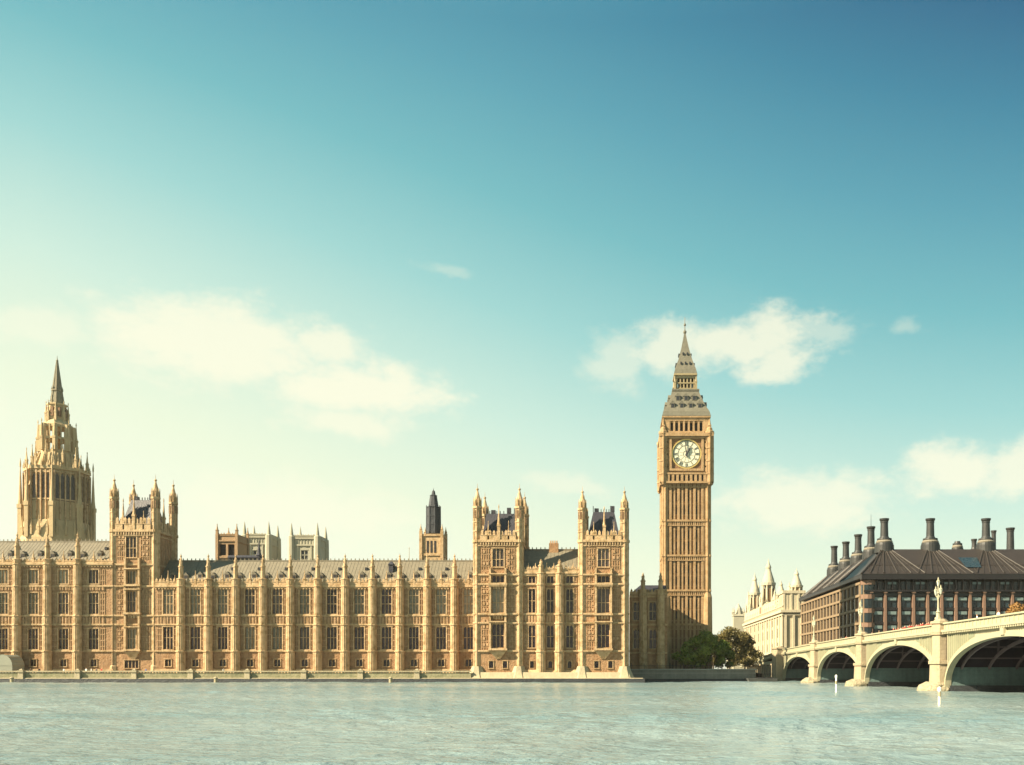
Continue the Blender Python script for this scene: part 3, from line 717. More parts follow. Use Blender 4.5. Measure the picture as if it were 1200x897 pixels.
m = MB(); m.frustum((xa, xb, SY + 1, SY + 11), (xa + 3, xb - .1, SY + 5.5, SY + 6.5), zs_(696), zs_(684)); m.build('roof', SLATE, sr)

# ------------------------------------------------------------------ the clock tower
KY = 275.0; ks = F / KY
ct = thing('clock_tower', (X(804.6, KY), KY + 7, 2.2), 'tall square clock tower with white dial and iron spire', 'clock tower')
kx = X(804.6, KY); kyc = KY + 7.3
def zk(p):
    # below the belfry heights are read off the front face, above it off planes that step back to the axis
    return Z(p, KY + (0 if p > 510 else .9 if p >= 487 else 4.2 if p > 437 else 7.0))
def sq(m, h, z0, z1): m.box(kx - h, kx + h, kyc - h, kyc + h, z0, z1)
def ring4(fn):
    """call fn(map) for the four sides; map(u, outwards, z) -> xyz"""
    for a in range(4):
        c_, s__ = math.cos(a * math.pi / 2), math.sin(a * math.pi / 2)
        fn(lambda u, o, z, c_=c_, s__=s__: (kx + u * c_ + o * s__, kyc + u * s__ - o * c_, z))
def obox(m, mp_, u0, u1, o0, o1, z0, z1):
    p = [mp_(u, o, z) for z in (z0, z1) for (u, o) in ((u0, o1), (u1, o1), (u1, o0), (u0, o0))]
    i = len(m.v); m.v += p
    for q in ((0, 3, 2, 1), (4, 5, 6, 7), (0, 1, 5, 4), (1, 2, 6, 5), (2, 3, 7, 6), (3, 0, 4, 7)): m.f.append(tuple(i + k for k in q)); m.m.append(m.cur)
hs_ = 6.8
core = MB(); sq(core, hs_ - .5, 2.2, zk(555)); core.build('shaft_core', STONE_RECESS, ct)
sh = MB()
rings = [785, 732, 692, 651, 610, 565]
def shaft_side(mp_):
    for k in range(9):
        u = -4.6 + 9.2 * k / 8; w = .24 if k % 2 else .34
        obox(sh, mp_, u - w, u + w, hs_ - .85, hs_ - (.02 if k % 2 == 0 else .22), 2.2, zk(565))
    for p in rings[1:]:
        obox(sh, mp_, -hs_ - .1, hs_ + .1, hs_ - .6, hs_ + .22, zk(p) - .28, zk(p) + .28)
        obox(sh, mp_, -hs_, hs_, hs_ - .6, hs_ + .1, zk(p) - 1.5, zk(p) - 1.25)
        for k in range(18): u = -5 + 10 * k / 17; obox(sh, mp_, u - .14, u + .14, hs_ - .6, hs_ + .06, zk(p) - 1.25, zk(p) - .28)
    for a, b in zip(rings, rings[1:]):                # mid-stage cross bars
        zm = (zk(a) + zk(b)) / 2 - .6
        for q in (-3.2, 0, 3.2): obox(sh, mp_, -4.9, 4.9, hs_ - .85, hs_ - .45, zm + q - .1, zm + q + .1)
ring4(shaft_side); sh.build('shaft_ribs', STONE_TOWER, ct)
for side in range(4):
    ca, sa = math.cos(side * math.pi / 2), math.sin(side * math.pi / 2)
    if side == 2: continue
    for a, b in zip(rings[1:], rings[2:]):
        zm0, zm1 = zk(a) + 1.2, zk(b) - 2.2
        for k in (1, 3, 4, 6):
            u = -4.6 + 9.2 * (k + .5) / 8; o_ = hs_ - .49
            for q in range(2):
                w = MB(); w.box(-.17, .17, -.05, .03, 0, (zm1 - zm0) * .34); w.build('slit_window', DARK, ct, (kx + u * ca + o_ * sa, kyc + u * sa - o_ * ca, zm0 + (zm1 - zm0) * (.08 + .5 * q)), side * math.pi / 2)
for sx in (-1, 1):
    for sy in (-1, 1):
        cx, cy = kx + sx * (hs_ - .75), kyc + sy * (hs_ - .75); cb_ = MB()
        prof = [(2.2, 1.5), (zk(735), 1.45), (zk(700), 1.35), (zk(694), 1.02)]
        for p in (692, 651, 610): prof += [(zk(p) - .3, .98), (zk(p) - .28, 1.16), (zk(p) + .28, 1.16), (zk(p) + .3, .98)]
        prof += [(zk(565), .98)]
        cb_.lathe(cx, cy, prof, 8, rot=0)
        for k in range(8): a = math.pi / 4 * k; cb_.box(cx + .98 * math.sin(a) - .1, cx + .98 * math.sin(a) + .1, cy + .98 * math.cos(a) - .1, cy + .98 * math.cos(a) + .1, zk(694), zk(565))
        cb_.build('corner_buttress', STONE_TOWER, ct)
# arcade band under the dial, clock stage
hk = 7.4
cs_ = MB(); sq(cs_, hk - .65, zk(565), zk(508)); 
def stage(mp_):
    obox(cs_, mp_, -hk - .15, hk + .15, hk - .9, hk + .15, zk(566.5), zk(564)); obox(cs_, mp_, -hk, hk, hk - .9, hk + .02, zk(556), zk(554))
    obox(cs_, mp_, -hk - .3, hk + .3, hk - .9, hk + .35, zk(511.5), zk(508.5)); obox(cs_, mp_, -hk, hk, hk - .9, hk + .1, zk(513.5), zk(512))
    for k in range(9): u = -5.2 + 10.4 * k / 8; obox(cs_, mp_, u - .36, u + .36, hk - .7, hk - .05, zk(564), zk(556))
    # square frame round the dial
    zc = zk(531.8); r0, r1 = 4.25, 4.9
    for (a, b, c, d) in ((-r1, -r0, zc - r1, zc + r1), (r0, r1, zc - r1, zc + r1), (-r0, r0, zc + r0, zc + r1), (-r0, r0, zc - r1, zc - r0)): obox(cs_, mp_, a, b, hk - .7, hk - .12, c, d)
    for sx in (-1, 1):
        for q in range(6): z0 = zk(553) + q * 1.75; obox(cs_, mp_, sx * 5.45 - .28, sx * 5.45 + .28, hk - .7, hk - .3, z0, z0 + 1.3)
ring4(stage); cs_.build('clock_stage', STONE_TOWER, ct)
for sx in (-1, 1):
    for sy in (-1, 1):
        cx, cy = kx + sx * (hk - .75), kyc + sy * (hk - .75); cc_ = MB()
        prof = [(zk(568), .95), (zk(565), 1.22)]
        for p in (555, 540, 525): prof += [(zk(p) - .2, 1.12), (zk(p) - .18, 1.28), (zk(p) + .2, 1.28), (zk(p) + .22, 1.12)]
        prof += [(zk(510), 1.12), (zk(509), 1.36), (zk(506), 1.28), (zk(505), .85), (zk(503), .8), (zk(500), .35), (zk(497), .06)]
        cc_.lathe(cx, cy, prof, 8, rot=0)
        for k in range(8): a = math.pi / 4 * k; cc_.box(cx + 1.12 * math.sin(a) - .1, cx + 1.12 * math.sin(a) + .1, cy + 1.12 * math.cos(a) - .1, cy + 1.12 * math.cos(a) + .1, zk(565), zk(509))
        cc_.build('corner_turret', STONE_TOWER, ct)
ar = MB()
def arc(mp_):
    for k in range(8): u = -5.2 + 10.4 * (k + .5) / 8; obox(ar, mp_, u - .28, u + .28, hk - .66, hk - .58, zk(563.5), zk(557))
ring4(arc); ar.build('arcade_recesses', DARK, ct)
# dials
def dial(side):
    a = side * math.pi / 2; zc = zk(531.8); rr = 3.98; oy = hk - .5
    pos = (kx + oy * math.sin(a), kyc - oy * math.cos(a), zc)
    d = MB(); n = 64
    circ = lambda r, y: [(r * math.sin(2 * math.pi * k / n), y, r * math.cos(2 * math.pi * k / n)) for k in range(n)]
    d.poly(list(reversed(circ(rr, 0)))) ; o = d.build('clock_face', DIAL, ct, pos, a)
    m = MB()
    def ann(r0, r1, y0, y1):
        A, B, Cc, D = circ(r0, y1), circ(r1, y1), circ(r1, y0), circ(r0, y0)
        for k in range(n):
            q = (k + 1) % n; m.quad(D[k], Cc[k], Cc[q], D[q]); m.quad(Cc[k], B[k], B[q], Cc[q]); m.quad(A[k], D[k], D[q], A[q])
    m.cur = 1; ann(rr - .02, rr + .3, -.22, .05)
    m.cur = 0; ann(rr * .93, rr * .965, -.05, 0); ann(rr * .60, rr * .625, -.05, 0); ann(rr * .22, rr * .24, -.05, 0)
    for k in range(60): t = 2 * math.pi * k / 60; c1, s1 = math.cos(t), math.sin(t); r0_, r1_ = rr * .93, rr * .995; w = .03; m.poly([(r0_ * s1 - w * c1, -.05, r0_ * c1 + w * s1), (r1_ * s1 - w * c1, -.05, r1_ * c1 + w * s1), (r1_ * s1 + w * c1, -.05, r1_ * c1 - w * s1), (r0_ * s1 + w * c1, -.05, r0_ * c1 - w * s1)])
    for k in range(12): t = 2 * math.pi * (k + .5) / 12; m.bar((rr * .24 * math.sin(t), -.04, rr * .24 * math.cos(t)), (rr * .6 * math.sin(t), -.04, rr * .6 * math.cos(t)), .022, n=4)
    # Roman numerals round the chapter ring, upright towards the rim
    roman = ['XII', 'I', 'II', 'III', 'IV', 'V', 'VI', 'VII', 'VIII', 'IX', 'X', 'XI']
    for k, s in enumerate(roman):
        t = 2 * math.pi * k / 12; wid = {'I': .24, 'V': .5, 'X': .5}; tot = sum(wid[c] for c in s); u = -tot / 2; h0, h1 = rr * .655, rr * .905
        def P(uu, hh): return (hh * math.sin(t) + uu * math.cos(t), -.06, hh * math.cos(t) - uu * math.sin(t))
        for c in s:
            w = wid[c]
            if c == 'I': m.bar(P(u + w / 2, h0), P(u + w / 2, h1), .055, n=4)
            if c == 'V': m.bar(P(u + w / 2, h0), P(u + .06, h1), .055, n=4); m.bar(P(u + w / 2, h0), P(u + w - .06, h1), .03, n=4)
            if c == 'X': m.bar(P(u + .06, h0), P(u + w - .06, h1), .03, n=4); m.bar(P(u + w - .06, h0), P(u + .06, h1), .055, n=4)
            u += w
    sub('numeral_ring', m.mesh('numeral_ring', [BLACK, GILT]), o)
    hh = MB(); t = R(30 * .985); L = rr * .62
    hh.bar((-.22 * L * math.sin(t), -.16, -.22 * L * math.cos(t)), (L * .55 * math.sin(t), -.16, L * .55 * math.cos(t)), .24, .30, 6); hh.bar((L * .55 * math.sin(t), -.16, L * .55 * math.cos(t)), (L * math.sin(t), -.16, L * math.cos(t)), .30, .03, 6)
    sub('hour_hand', hh.mesh('hour_hand', BLACK), o)
    mh = MB(); t = R(-7); L = rr * .95
    mh.bar((-.2 * L * math.sin(t), -.3, -.2 * L * math.cos(t)), (0, -.3, 0), .2, .15, 6); mh.bar((0, -.3, 0), (L * math.sin(t), -.3, L * math.cos(t)), .15, .05, 6); mh.lathe(0, 0, [(-.25, .05), (-.2, .22), (.2, .22), (.25, .05)], 10)
    for i, p in enumerate(mh.v): mh.v[i] = p if i < len(mh.v) - 40 else (p[0], p[1] * .3 - .3, p[2])
    sub('minute_hand', mh.mesh('minute_hand', BLACK), o)
    q = MB(); zr0 = 4.25                             # dark carved spandrels behind the dial's corners
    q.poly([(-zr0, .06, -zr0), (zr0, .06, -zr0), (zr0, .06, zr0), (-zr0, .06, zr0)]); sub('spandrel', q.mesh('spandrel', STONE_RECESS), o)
for side in range(4): dial(side)
# belfry
bf = MB(); hb = 6.55
def belf(mp_):
    for k in range(8):
        u = -4.9 + 9.8 * k / 7; obox(bf, mp_, u - .27, u + .27, hb - .9, hb, zk(508), zk(492))
    for sx in (-1, 1): obox(bf, mp_, min(sx * 4.9, sx * hb), max(sx * 4.9, sx * hb), hb - 1.2, hb + .05, zk(508.5), zk(490))
    obox(bf, mp_, -hb, hb, hb - .9, hb + .1, zk(493.5), zk(490)); obox(bf, mp_, -hb - .3, hb + .3, hb - .9, hb + .4, zk(490), zk(488))
    for k in range(7): u = -4.9 + 9.8 * (k + .5) / 7; obox(bf, mp_, u - .5, u + .5, hb - .7, hb - .3, zk(495.5), zk(493.4))
    obox(bf, mp_, -5.2, 5.2, hb - .2, hb + .3, zk(508.4), zk(505.8))
ring4(belf)
for sx in (-1, 1):
    for sy in (-1, 1): bf.pinnacle(kx + sx * (hb + .1), kyc + sy * (hb + .1), zk(508), 5.2, .38)
bf.build('belfry', STONE_TOWER, ct)
m = MB(); sq(m, hb - 1.0, zk(508), zk(491)); m.build('belfry_openings', DARK, ct)
# cast-iron roofs
rf = MB(); pr = [(zk(488), hb + .45), (zk(486), hb + .1), (zk(478), 5.55), (zk(466), 4.35), (zk(459), 3.75)]
rf.lathe(kx, kyc, [(z, r * math.sqrt(2)) for z, r in pr], 4)
sq(rf, 3.95, zk(459), zk(456.8))
o = rf.build('lower_roof', IRONROOF, ct)
def dormers(mp_):
    for (p, n, r, sp) in ((481, 4, 5.75, 2.6), (471, 3, 4.75, 2.35)):
        for k in range(n):
            u = (k - (n - 1) / 2) * sp; z = zk(p); dm = MB()
            obox(dm, mp_, u - .62, u + .62, r - 1.2, r + .25, z - .2, z + 1.1)
            a, b, c = mp_(u - .85, r + .32, z + 1.1), mp_(u + .85, r + .32, z + 1.1), mp_(u, r + .32, z + 2.1); d, e, f = mp_(u - .85, r - 1.5, z + 1.1), mp_(u + .85, r - 1.5, z + 1.1), mp_(u, r - 1.5, z + 2.1)
            dm.poly([a, b, c]); dm.quad(a, c, f, d); dm.quad(c, b, e, f)
            dm.cur = 1; obox(dm, mp_, u - .42, u + .42, r + .24, r + .28, z, z + 1.05)
            dm.build('roof_dormer', [IRONROOF, BLACK], ct)
ring4(dormers)
ln = MB()
def lant(mp_):
    for k in range(6): u = -2.5 + 5.0 * k / 5; obox(ln, mp_, u - .2, u + .2, 2.45, 2.85, zk(456.8), zk(442))
    obox(ln, mp_, -2.85, 2.85, 2.3, 2.95, zk(449.5), zk(448)); obox(ln, mp_, -2.9, 2.9, 2.3, 3.0, zk(443), zk(440)); obox(ln, mp_, -3.3, 3.3, 2.3, 3.4, zk(440), zk(438))
    obox(ln, mp_, -2.85, 2.85, 2.3, 2.95, zk(456.8), zk(454.5))
ring4(lant)
for sx in (-1, 1):
    for sy in (-1, 1): ln.pinnacle(kx + sx * 3.1, kyc + sy * 3.1, zk(456.8), 5.6, .26)
ln.build('lantern', mat('gilded_iron', (.27, .215, .12), .5, .2), ct)
m = MB(); sq(m, 1.9, zk(456.8), zk(440)); m.build('lantern_core', DARK, ct)
sp = MB(); sp.lathe(kx, kyc, [(z, r * math.sqrt(2)) for z, r in ((zk(438), 3.35), (zk(436), 3.05), (zk(424), 2.05), (zk(410), 1.15), (zk(397), .5), (zk(390), .22))], 4)
sp.lathe(kx, kyc, [(zk(391), .25), (zk(390), .5), (zk(388), .5), (zk(387), .16), (zk(382), .12), (zk(381.5), .34), (zk(379.5), .34), (zk(379), .11), (zk(371.5), .07)], 8)
def sprib(mp_):
    for (p, n, r, spc) in ((430, 3, 2.62, 1.3), (418, 2, 1.75, 1.2)):
        for k in range(n):
            u = (k - (n - 1) / 2) * spc; z = zk(p); sp.cur = 1; obox(sp, mp_, u - .2, u + .2, r - .3, r + .2, z, z + .7)
    sp.cur = 0
ring4(sprib)
sp.build('spire', [IRONROOF, BLACK], ct)

# ------------------------------------------------------------------ octagonal central spire behind the left wing
CY = 320.0; cxs = X(67, CY + 8); cy_ = CY + 8; zc_ = lambda p: Z(p, cy_); pxm = cy_ / F
oc = thing('octagonal_spire_tower', (cxs, cy_, 2.2), 'octagonal stone lantern tower with a slender spire rising behind the palace roof', 'tower')
def oct_ring(fn, n=8, off=0):
    for k in range(n): a = off + 2 * math.pi * k / n; fn(math.sin(a), -math.cos(a), a)
m = MB(); m.lathe(cxs, cy_, [(2.2, 38 * pxm), (zc_(634), 38 * pxm), (zc_(614), 35 * pxm), (zc_(613), 33.5 * pxm), (zc_(556), 32.5 * pxm), (zc_(555.5), 35 * pxm), (zc_(551.5), 35 * pxm), (zc_(551), 23.5 * pxm), (zc_(540), 20.5 * pxm), (zc_(534), 19 * pxm), (zc_(533.5), 17.5 * pxm), (zc_(530), 17.5 * pxm)], 8)
oct_ring(lambda a, b, t: m.pinnacle(cxs + a * 37.2 * pxm, cy_ + b * 37.2 * pxm, zc_(634), (634 - 540) * pxm, .62), off=math.pi / 8)
oct_ring(lambda a, b, t: m.pinnacle(cxs + a * 31 * pxm, cy_ + b * 31 * pxm, zc_(552), (552 - 527) * pxm, .36), off=math.pi / 8)
oct_ring(lambda a, b, t: m.pinnacle(cxs + a * 22.3 * pxm, cy_ + b * 22.3 * pxm, zc_(546), (546 - 520) * pxm, .34), off=0)
oct_ring(lambda a, b, t: m.bar((cxs + a * 34 * pxm, cy_ + b * 34 * pxm, zc_(575)), (cxs + a * 24 * pxm, cy_ + b * 24 * pxm, zc_(540)), .36, .25), off=math.pi / 8)
for k in range(24):
    a = 2 * math.pi * k / 24; m.pinnacle(cxs + math.sin(a) * 35.8 * pxm, cy_ - math.cos(a) * 35.8 * pxm, zc_(631), 22 * pxm, .3)
for k in range(32):
    a = 2 * math.pi * k / 32 + .05; m.pinnacle(cxs + math.sin(a) * 33.6 * pxm, cy_ - math.cos(a) * 33.6 * pxm, zc_(553), 8 * pxm, .2)
for k in range(16):
    a = 2 * math.pi * (k + .5) / 16; m.bar((cxs + math.sin(a) * 24 * pxm, cy_ - math.cos(a) * 24 * pxm, zc_(552)), (cxs + math.sin(a) * 19 * pxm, cy_ - math.cos(a) * 19 * pxm, zc_(534)), .3, .25)
SPST = mat('pale_tower_stone', (.42, .315, .175), .85, .2, .5, 5, .35, 3, .2)
m.build('drum', SPST, oc)
lwm = MB()                                           # tall two-light openings of the drum
for k in range(8):
    a = math.pi / 4 * k; ca, sa = math.cos(a), math.sin(a); ro = 32.9 * pxm * math.cos(math.pi / 8)
    w = MB()
    for u in (-.42, .1):
        pass
    for (u0, u1) in ((-3.0, -1.75), (-1.35, -.15), (.15, 1.35), (1.75, 3.0)):
        pts = [(u0, zc_(617)), (u1, zc_(617)), (u1, zc_(564)), ((u0 + u1) / 2, zc_(560)), (u0, zc_(564))]
        w.poly([(cxs + u * ca + (ro + .06) * sa, cy_ + u * sa - (ro + .06) * ca, z) for u, z in pts])
    wo_ = w.build('window', GLASSMID, oc)
    fr = MB()
    def fb(u0, u1, o0, o1, z0, z1):
        P = [(cxs + u * ca + (ro + o) * sa, cy_ + u * sa - (ro + o) * ca, z) for z in (z0, z1) for (u, o) in ((u0, o1), (u1, o1), (u1, o0), (u0, o0))]
        i = len(fr.v); fr.v += P
        for q in ((0, 3, 2, 1), (4, 5, 6, 7), (0, 1, 5, 4), (1, 2, 6, 5), (2, 3, 7, 6), (3, 0, 4, 7)): fr.f.append(tuple(i + kk for kk in q)); fr.m.append(0)
    for u in (-3.2, -1.55, 0, 1.55, 3.2): fb(u - .18, u + .18, -.1, .75 if abs(u) != 1.55 else .5, zc_(620), zc_(557))
    for p in (619, 590, 559): fb(-3.3, 3.3, -.1, .4, zc_(p) - .25, zc_(p) + .25)
    sub('frame', fr.mesh('frame', STONE), wo_)
m = MB()                                             # open lantern: eight posts carrying the upper stages
def post(a, b, t):
    m.lathe(cxs + a * 16.5 * pxm, cy_ + b * 16.5 * pxm, [(zc_(531), .95), (zc_(500), .8)], 6)
    m.pinnacle(cxs + a * 19.5 * pxm, cy_ + b * 19.5 * pxm, zc_(531), (531 - 494) * pxm, .42)
    m.bar((cxs + a * 19.5 * pxm, cy_ + b * 19.5 * pxm, zc_(515)), (cxs + a * 13 * pxm, cy_ + b * 13 * pxm, zc_(496)), .35, .3)
oct_ring(post, off=math.pi / 8)
oct_ring(lambda a, b, t: m.lathe(cxs + a * 15.2 * pxm, cy_ + b * 15.2 * pxm, [(zc_(531), .22), (zc_(500), .22)], 4))
for p in (516, 531): m.lathe(cxs, cy_, [(zc_(p) - .35, 17 * pxm), (zc_(p) + .35, 17 * pxm)], 8)
m.lathe(cxs, cy_, [(zc_(503), 16.2 * pxm), (zc_(500), 16.5 * pxm), (zc_(495), 12 * pxm), (zc_(493), 10 * pxm), (zc_(477), 9.5 * pxm), (zc_(476), 11 * pxm), (zc_(474.5), 11 * pxm), (zc_(474), 7 * pxm)], 8)
oct_ring(lambda a, b, t: m.pinnacle(cxs + a * 11.3 * pxm, cy_ + b * 11.3 * pxm, zc_(495), (495 - 471) * pxm, .34), off=math.pi / 8)
m.build('lantern', SPST, oc)
m = MB(); oct_ring(lambda a, b, t: m.box(cxs + a * 9.4 * pxm - .42, cxs + a * 9.4 * pxm + .42, cy_ + b * 9.4 * pxm - .42, cy_ + b * 9.4 * pxm + .42, zc_(490), zc_(479))); m.build('lantern_openings', STONE_RECESS, oc)
m = MB(); m.lathe(cxs, cy_, [(zc_(474), 7.2 * pxm), (zc_(459.5), 5.2 * pxm), (zc_(459), 6.2 * pxm), (zc_(457.5), 6.2 * pxm), (zc_(457), 5 * pxm), (zc_(440), 3.0 * pxm), (zc_(424), 1.0 * pxm), (zc_(423), 1.4 * pxm), (zc_(421.5), .5 * pxm), (zc_(417), .12 * pxm)], 8)
oct_ring(lambda a, b, t: m.bar((cxs + a * 7.1 * pxm, cy_ + b * 7.1 * pxm, zc_(474)), (cxs + a * 1.0 * pxm, cy_ + b * 1.0 * pxm, zc_(424)), .16, .06), off=math.pi / 8)
oct_ring(lambda a, b, t: m.pinnacle(cxs + a * 6.6 * pxm, cy_ + b * 6.6 * pxm, zc_(474), 9 * pxm, .2), off=math.pi / 8)
oct_ring(lambda a, b, t: m.pinnacle(cxs + a * 5.6 * pxm, cy_ + b * 5.6 * pxm, zc_(459), 6 * pxm, .14), off=math.pi / 8); m.build('spire', mat('weathered_spire', (.19, .165, .11), .8, .25, .4, 3, .3, 3, .2), oc)

# ------------------------------------------------------------------ sheeted tower behind the main roof
QY = 300.0; q_ = QY / F; zq = lambda p: Z(p, QY + (3.3 if p < 627 else 0)); qx = X(508, QY + 3.3)
st = thing('sheeted_ventilation_tower', (qx, QY + 4, 2.2), 'small square stone tower topped by a dark sheeted octagonal lantern and cone', 'tower')
m = MB(); h = 12.4 * q_; m.box(qx - h, qx + h, QY, QY + 2 * h, 2.2, zq(627))
for p in (627, 650): m.box(qx - h - .25, qx + h + .25, QY - .25, QY + 2 * h + .25, zq(p) - .4, zq(p) + .3)
for sx in (-1, 1): 
    for yy in (QY, QY + 2 * h): m.box(qx + sx * h - .45, qx + sx * h + .45, yy - .45, yy + .45, 2.2, zq(624)); m.pinnacle(qx + sx * h, yy, zq(626), 2.6, .32)
m.build('shaft', STONE, st)
m = MB()
for u in (-1.15, 0, 1.15): m.box(qx + u - .32, qx + u + .32, QY - .06, QY + .1, zq(648), zq(634))
m.build('louvre_slits', DARK, st)
m = MB(); m.lathe(qx, QY + h, [(zq(626), 8.6 * q_), (zq(596), 8.3 * q_), (zq(595), 9 * q_), (zq(594), 6.2 * q_)], 8)
for k in range(8):
    a = math.pi / 8 + math.pi / 4 * k; m.bar((qx + 8.6 * q_ * math.sin(a), QY + h + 8.6 * q_ * math.cos(a), zq(626)), (qx + 8.3 * q_ * math.sin(a), QY + h + 8.3 * q_ * math.cos(a), zq(593)), .14)
for p in (606, 616): m.lathe(qx, QY + h, [(zq(p), 8.8 * q_), (zq(p) + .25, 8.8 * q_)], 8)
m.build('sheeted_lantern', SCAFF, st)
m = MB(); m.lathe(qx, QY + h, [(zq(594.5), 6.2 * q_), (zq(582), 4.2 * q_), (zq(581), 4.6 * q_), (zq(580), 2.4 * q_), (zq(576), 1.8 * q_), (zq(574.5), .4 * q_), (zq(572), .1 * q_)], 8); m.build('cone', SCAFF, st)

# ------------------------------------------------------------------ brown belfry tower and slate fleche
NY = 290.0; zn = lambda p: Z(p, NY)
bt = thing('brown_belfry_tower', (X(266, NY), NY, 2.2), 'brown square belfry tower with twin dark openings above the palace roof', 'tower')
xl, xr = X(254.5, NY), X(277.5, NY); dpt = 8.5
m = MB(); hl = [(xl + .7, xl + 2.65, zn(651), zn(638)), (xr - 2.65, xr - .7, zn(651), zn(638))]
m.wall(front_fn(NY), xl, xr, 2.2, zn(628), .8, hl); m.box(xl, xr, NY + .85, NY + dpt, 2.2, zn(628) - .02)
m.box(xl - .3, xr + .3, NY - .3, NY + dpt + .3, zn(634) - .2, zn(634) + .2); m.box(xl - .25, xr + .25, NY - .25, NY + dpt + .25, zn(653.5) - .2, zn(653.5) + .3)
parapet_run(m, xl, xr, NY - .15, zn(628), zn(625), .8); m.box(xr - .3, xr, NY, NY + dpt, zn(628), zn(626))
for x in (xl, xr):
    for y in (NY, NY + dpt): m.box(x - .4, x + .4, y - .4, y + .4, 2.2, zn(626)); m.pinnacle(x, y, zn(627), 3.4, .34)
m.build('wall', BRICKBROWN, bt)
for a, b, c, d in hl:
    w = MB(); w.box(a, b, NY + .7, NY + .78, c, d)
    for q in np.arange(c + .3, d, .45): w.box(a, b, NY + .5, NY + .72, q, q + .1)
    w.build('louvre', DARK, bt)
fl = thing('slate_fleche', (X(303.5, 285), 285, 20), 'thin dark slate fleche beside the brown belfry tower', 'spire')
fx = X(303.5, 285); zf = lambda p: Z(p, 285)
m = MB(); m.lathe(fx, 285, [(20, .9), (zf(657), .9), (zf(652), .9), (zf(651.5), 1.05), (zf(650), .65), (zf(640), .26), (zf(632), .05)], 8); m.build('spike', SLATE, fl)
m = MB(); m.box(fx - 9, fx + .5, 284.4, 285.6, zf(657), zf(654)); m.frustum((fx - 9, fx + .5, 284, 286), (fx - 9, fx + .5, 284.9, 285.1), zf(654), zf(651)); m.build('ridge_roof', SLATE, fl)

# ------------------------------------------------------------------ the two pale abbey towers far behind
AY = 430.0; za = lambda p: Z(p, AY)
def abbey(pl, pr, ptop, label):
    xl, xr = X(pl, AY), X(pr, AY); w = xr - xl
    t = thing('abbey_tower', ((xl + xr) / 2, AY, 2.2), label, 'tower', 'pale abbey towers behind the palace')
    xc = (xl + xr) / 2
    m = MB(); hl = [(xc - 1.5, xc + 1.5, za(656), za(645.5))]
    m.wall(front_fn(AY), xl, xr, 2.2, za(ptop), .6, hl); m.box(xl, xr, AY + .65, AY + w, 2.2, za(ptop) - .02)
    m.cur = 0
    for p in (ptop + 10, ptop + 2): m.box(xl - .4, xr + .4, AY - .5, AY + w + .4, za(p) - .35, za(p) + .3)
    for x in (xl + .2, xr - .2):
        for y in (AY, AY + w): m.lathe(x, y, [(2.2, 1.7), (za(ptop + 10), 1.5), (za(ptop), 1.4), (za(ptop - 1), .9), (za(ptop - 7), .62), (za(ptop - 16), .08)], 8)
    parapet_run(m, xl, xr, AY - .2, za(ptop), za(ptop - 2.5), 1.2); m.box(xr - .4, xr, AY, AY + w, za(ptop), za(ptop - 2))
    for k in range(7): x = xl + 2 + (w - 4) * k / 6; m.box(x - .15, x + .15, AY - .2, AY + .02, za(ptop + 9), za(ptop + 3))
    for x in (xl + 3, xr - 3): m.box(x - .3, x + .3, AY - .35, AY + .02, 2.2, za(ptop + 11))
    m.build('wall', ABBEY, t)
    w_ = MB(); w_.poly([(xc - 1.5, AY + .5, za(656)), (xc + 1.5, AY + .5, za(656)), (xc + 1.5, AY + .5, za(645.4)), (xc - 1.5, AY + .5, za(645.4))]); wo_ = w_.build('belfry_window', SCAFF, t)
    f_ = MB(); f_.box(xc - .15, xc + .15, AY + .2, AY + .45, za(656), za(645.5)); f_.box(xc - 1.5, xc + 1.5, AY + .2, AY + .44, za(651), za(650.2)); f_.poly([(xc - 2, AY - .12, za(645)), (xc + 2, AY - .12, za(645)), (xc, AY - .12, za(640))]); sub('frame', f_.mesh('frame', ABBEY), wo_)
    d = MB(); d.lathe(xc, AY - .05, [(0, 0)], 3) if False else None
abbey(286, 315.5, 627.5, 'pale pinnacled abbey tower partly hidden by the brown belfry tower')
abbey(341, 372.5, 629, 'pale pinnacled abbey tower standing clear against the sky')

# ------------------------------------------------------------------ Westminster-type iron arch bridge
br_ = thing('arch_bridge', (BX0, 180, 0), 'pale green iron arch bridge on granite piers crossing the river', 'bridge')
def top(y):                                       # parapet top along the bridge
    pts = [(-60, 8.6), (4, 9.15), (48, 9.5), (92, 9.68), (136, 9.72), (180, 9.65), (223, 9.4), (269, 8.95), (320, 6.8), (360, 5.6)]
    for (a, b), (c, d) in zip(pts, pts[1:]):
        if a <= y <= c: return b + (d - b) * (y - a) / (c - a)
    return pts[-1][1]
piers = [4.0, 48.0, 92.0, 136.2, 180.0, 223.0, 269.0]; PW = 1.9
crown = [6.9, 7.0, 7.05, 7.15, 6.95, 6.55]
def arch_curve(i, n=28):
    a, b = piers[i] + PW, piers[i + 1] - PW; c, h = (a + b) / 2, (b - a) / 2; z0 = .55
    return [(c - h * math.cos(math.pi * k / n), z0 + (crown[i] - z0) * math.sin(math.pi * k / n) ** .82) for k in range(n + 1)]
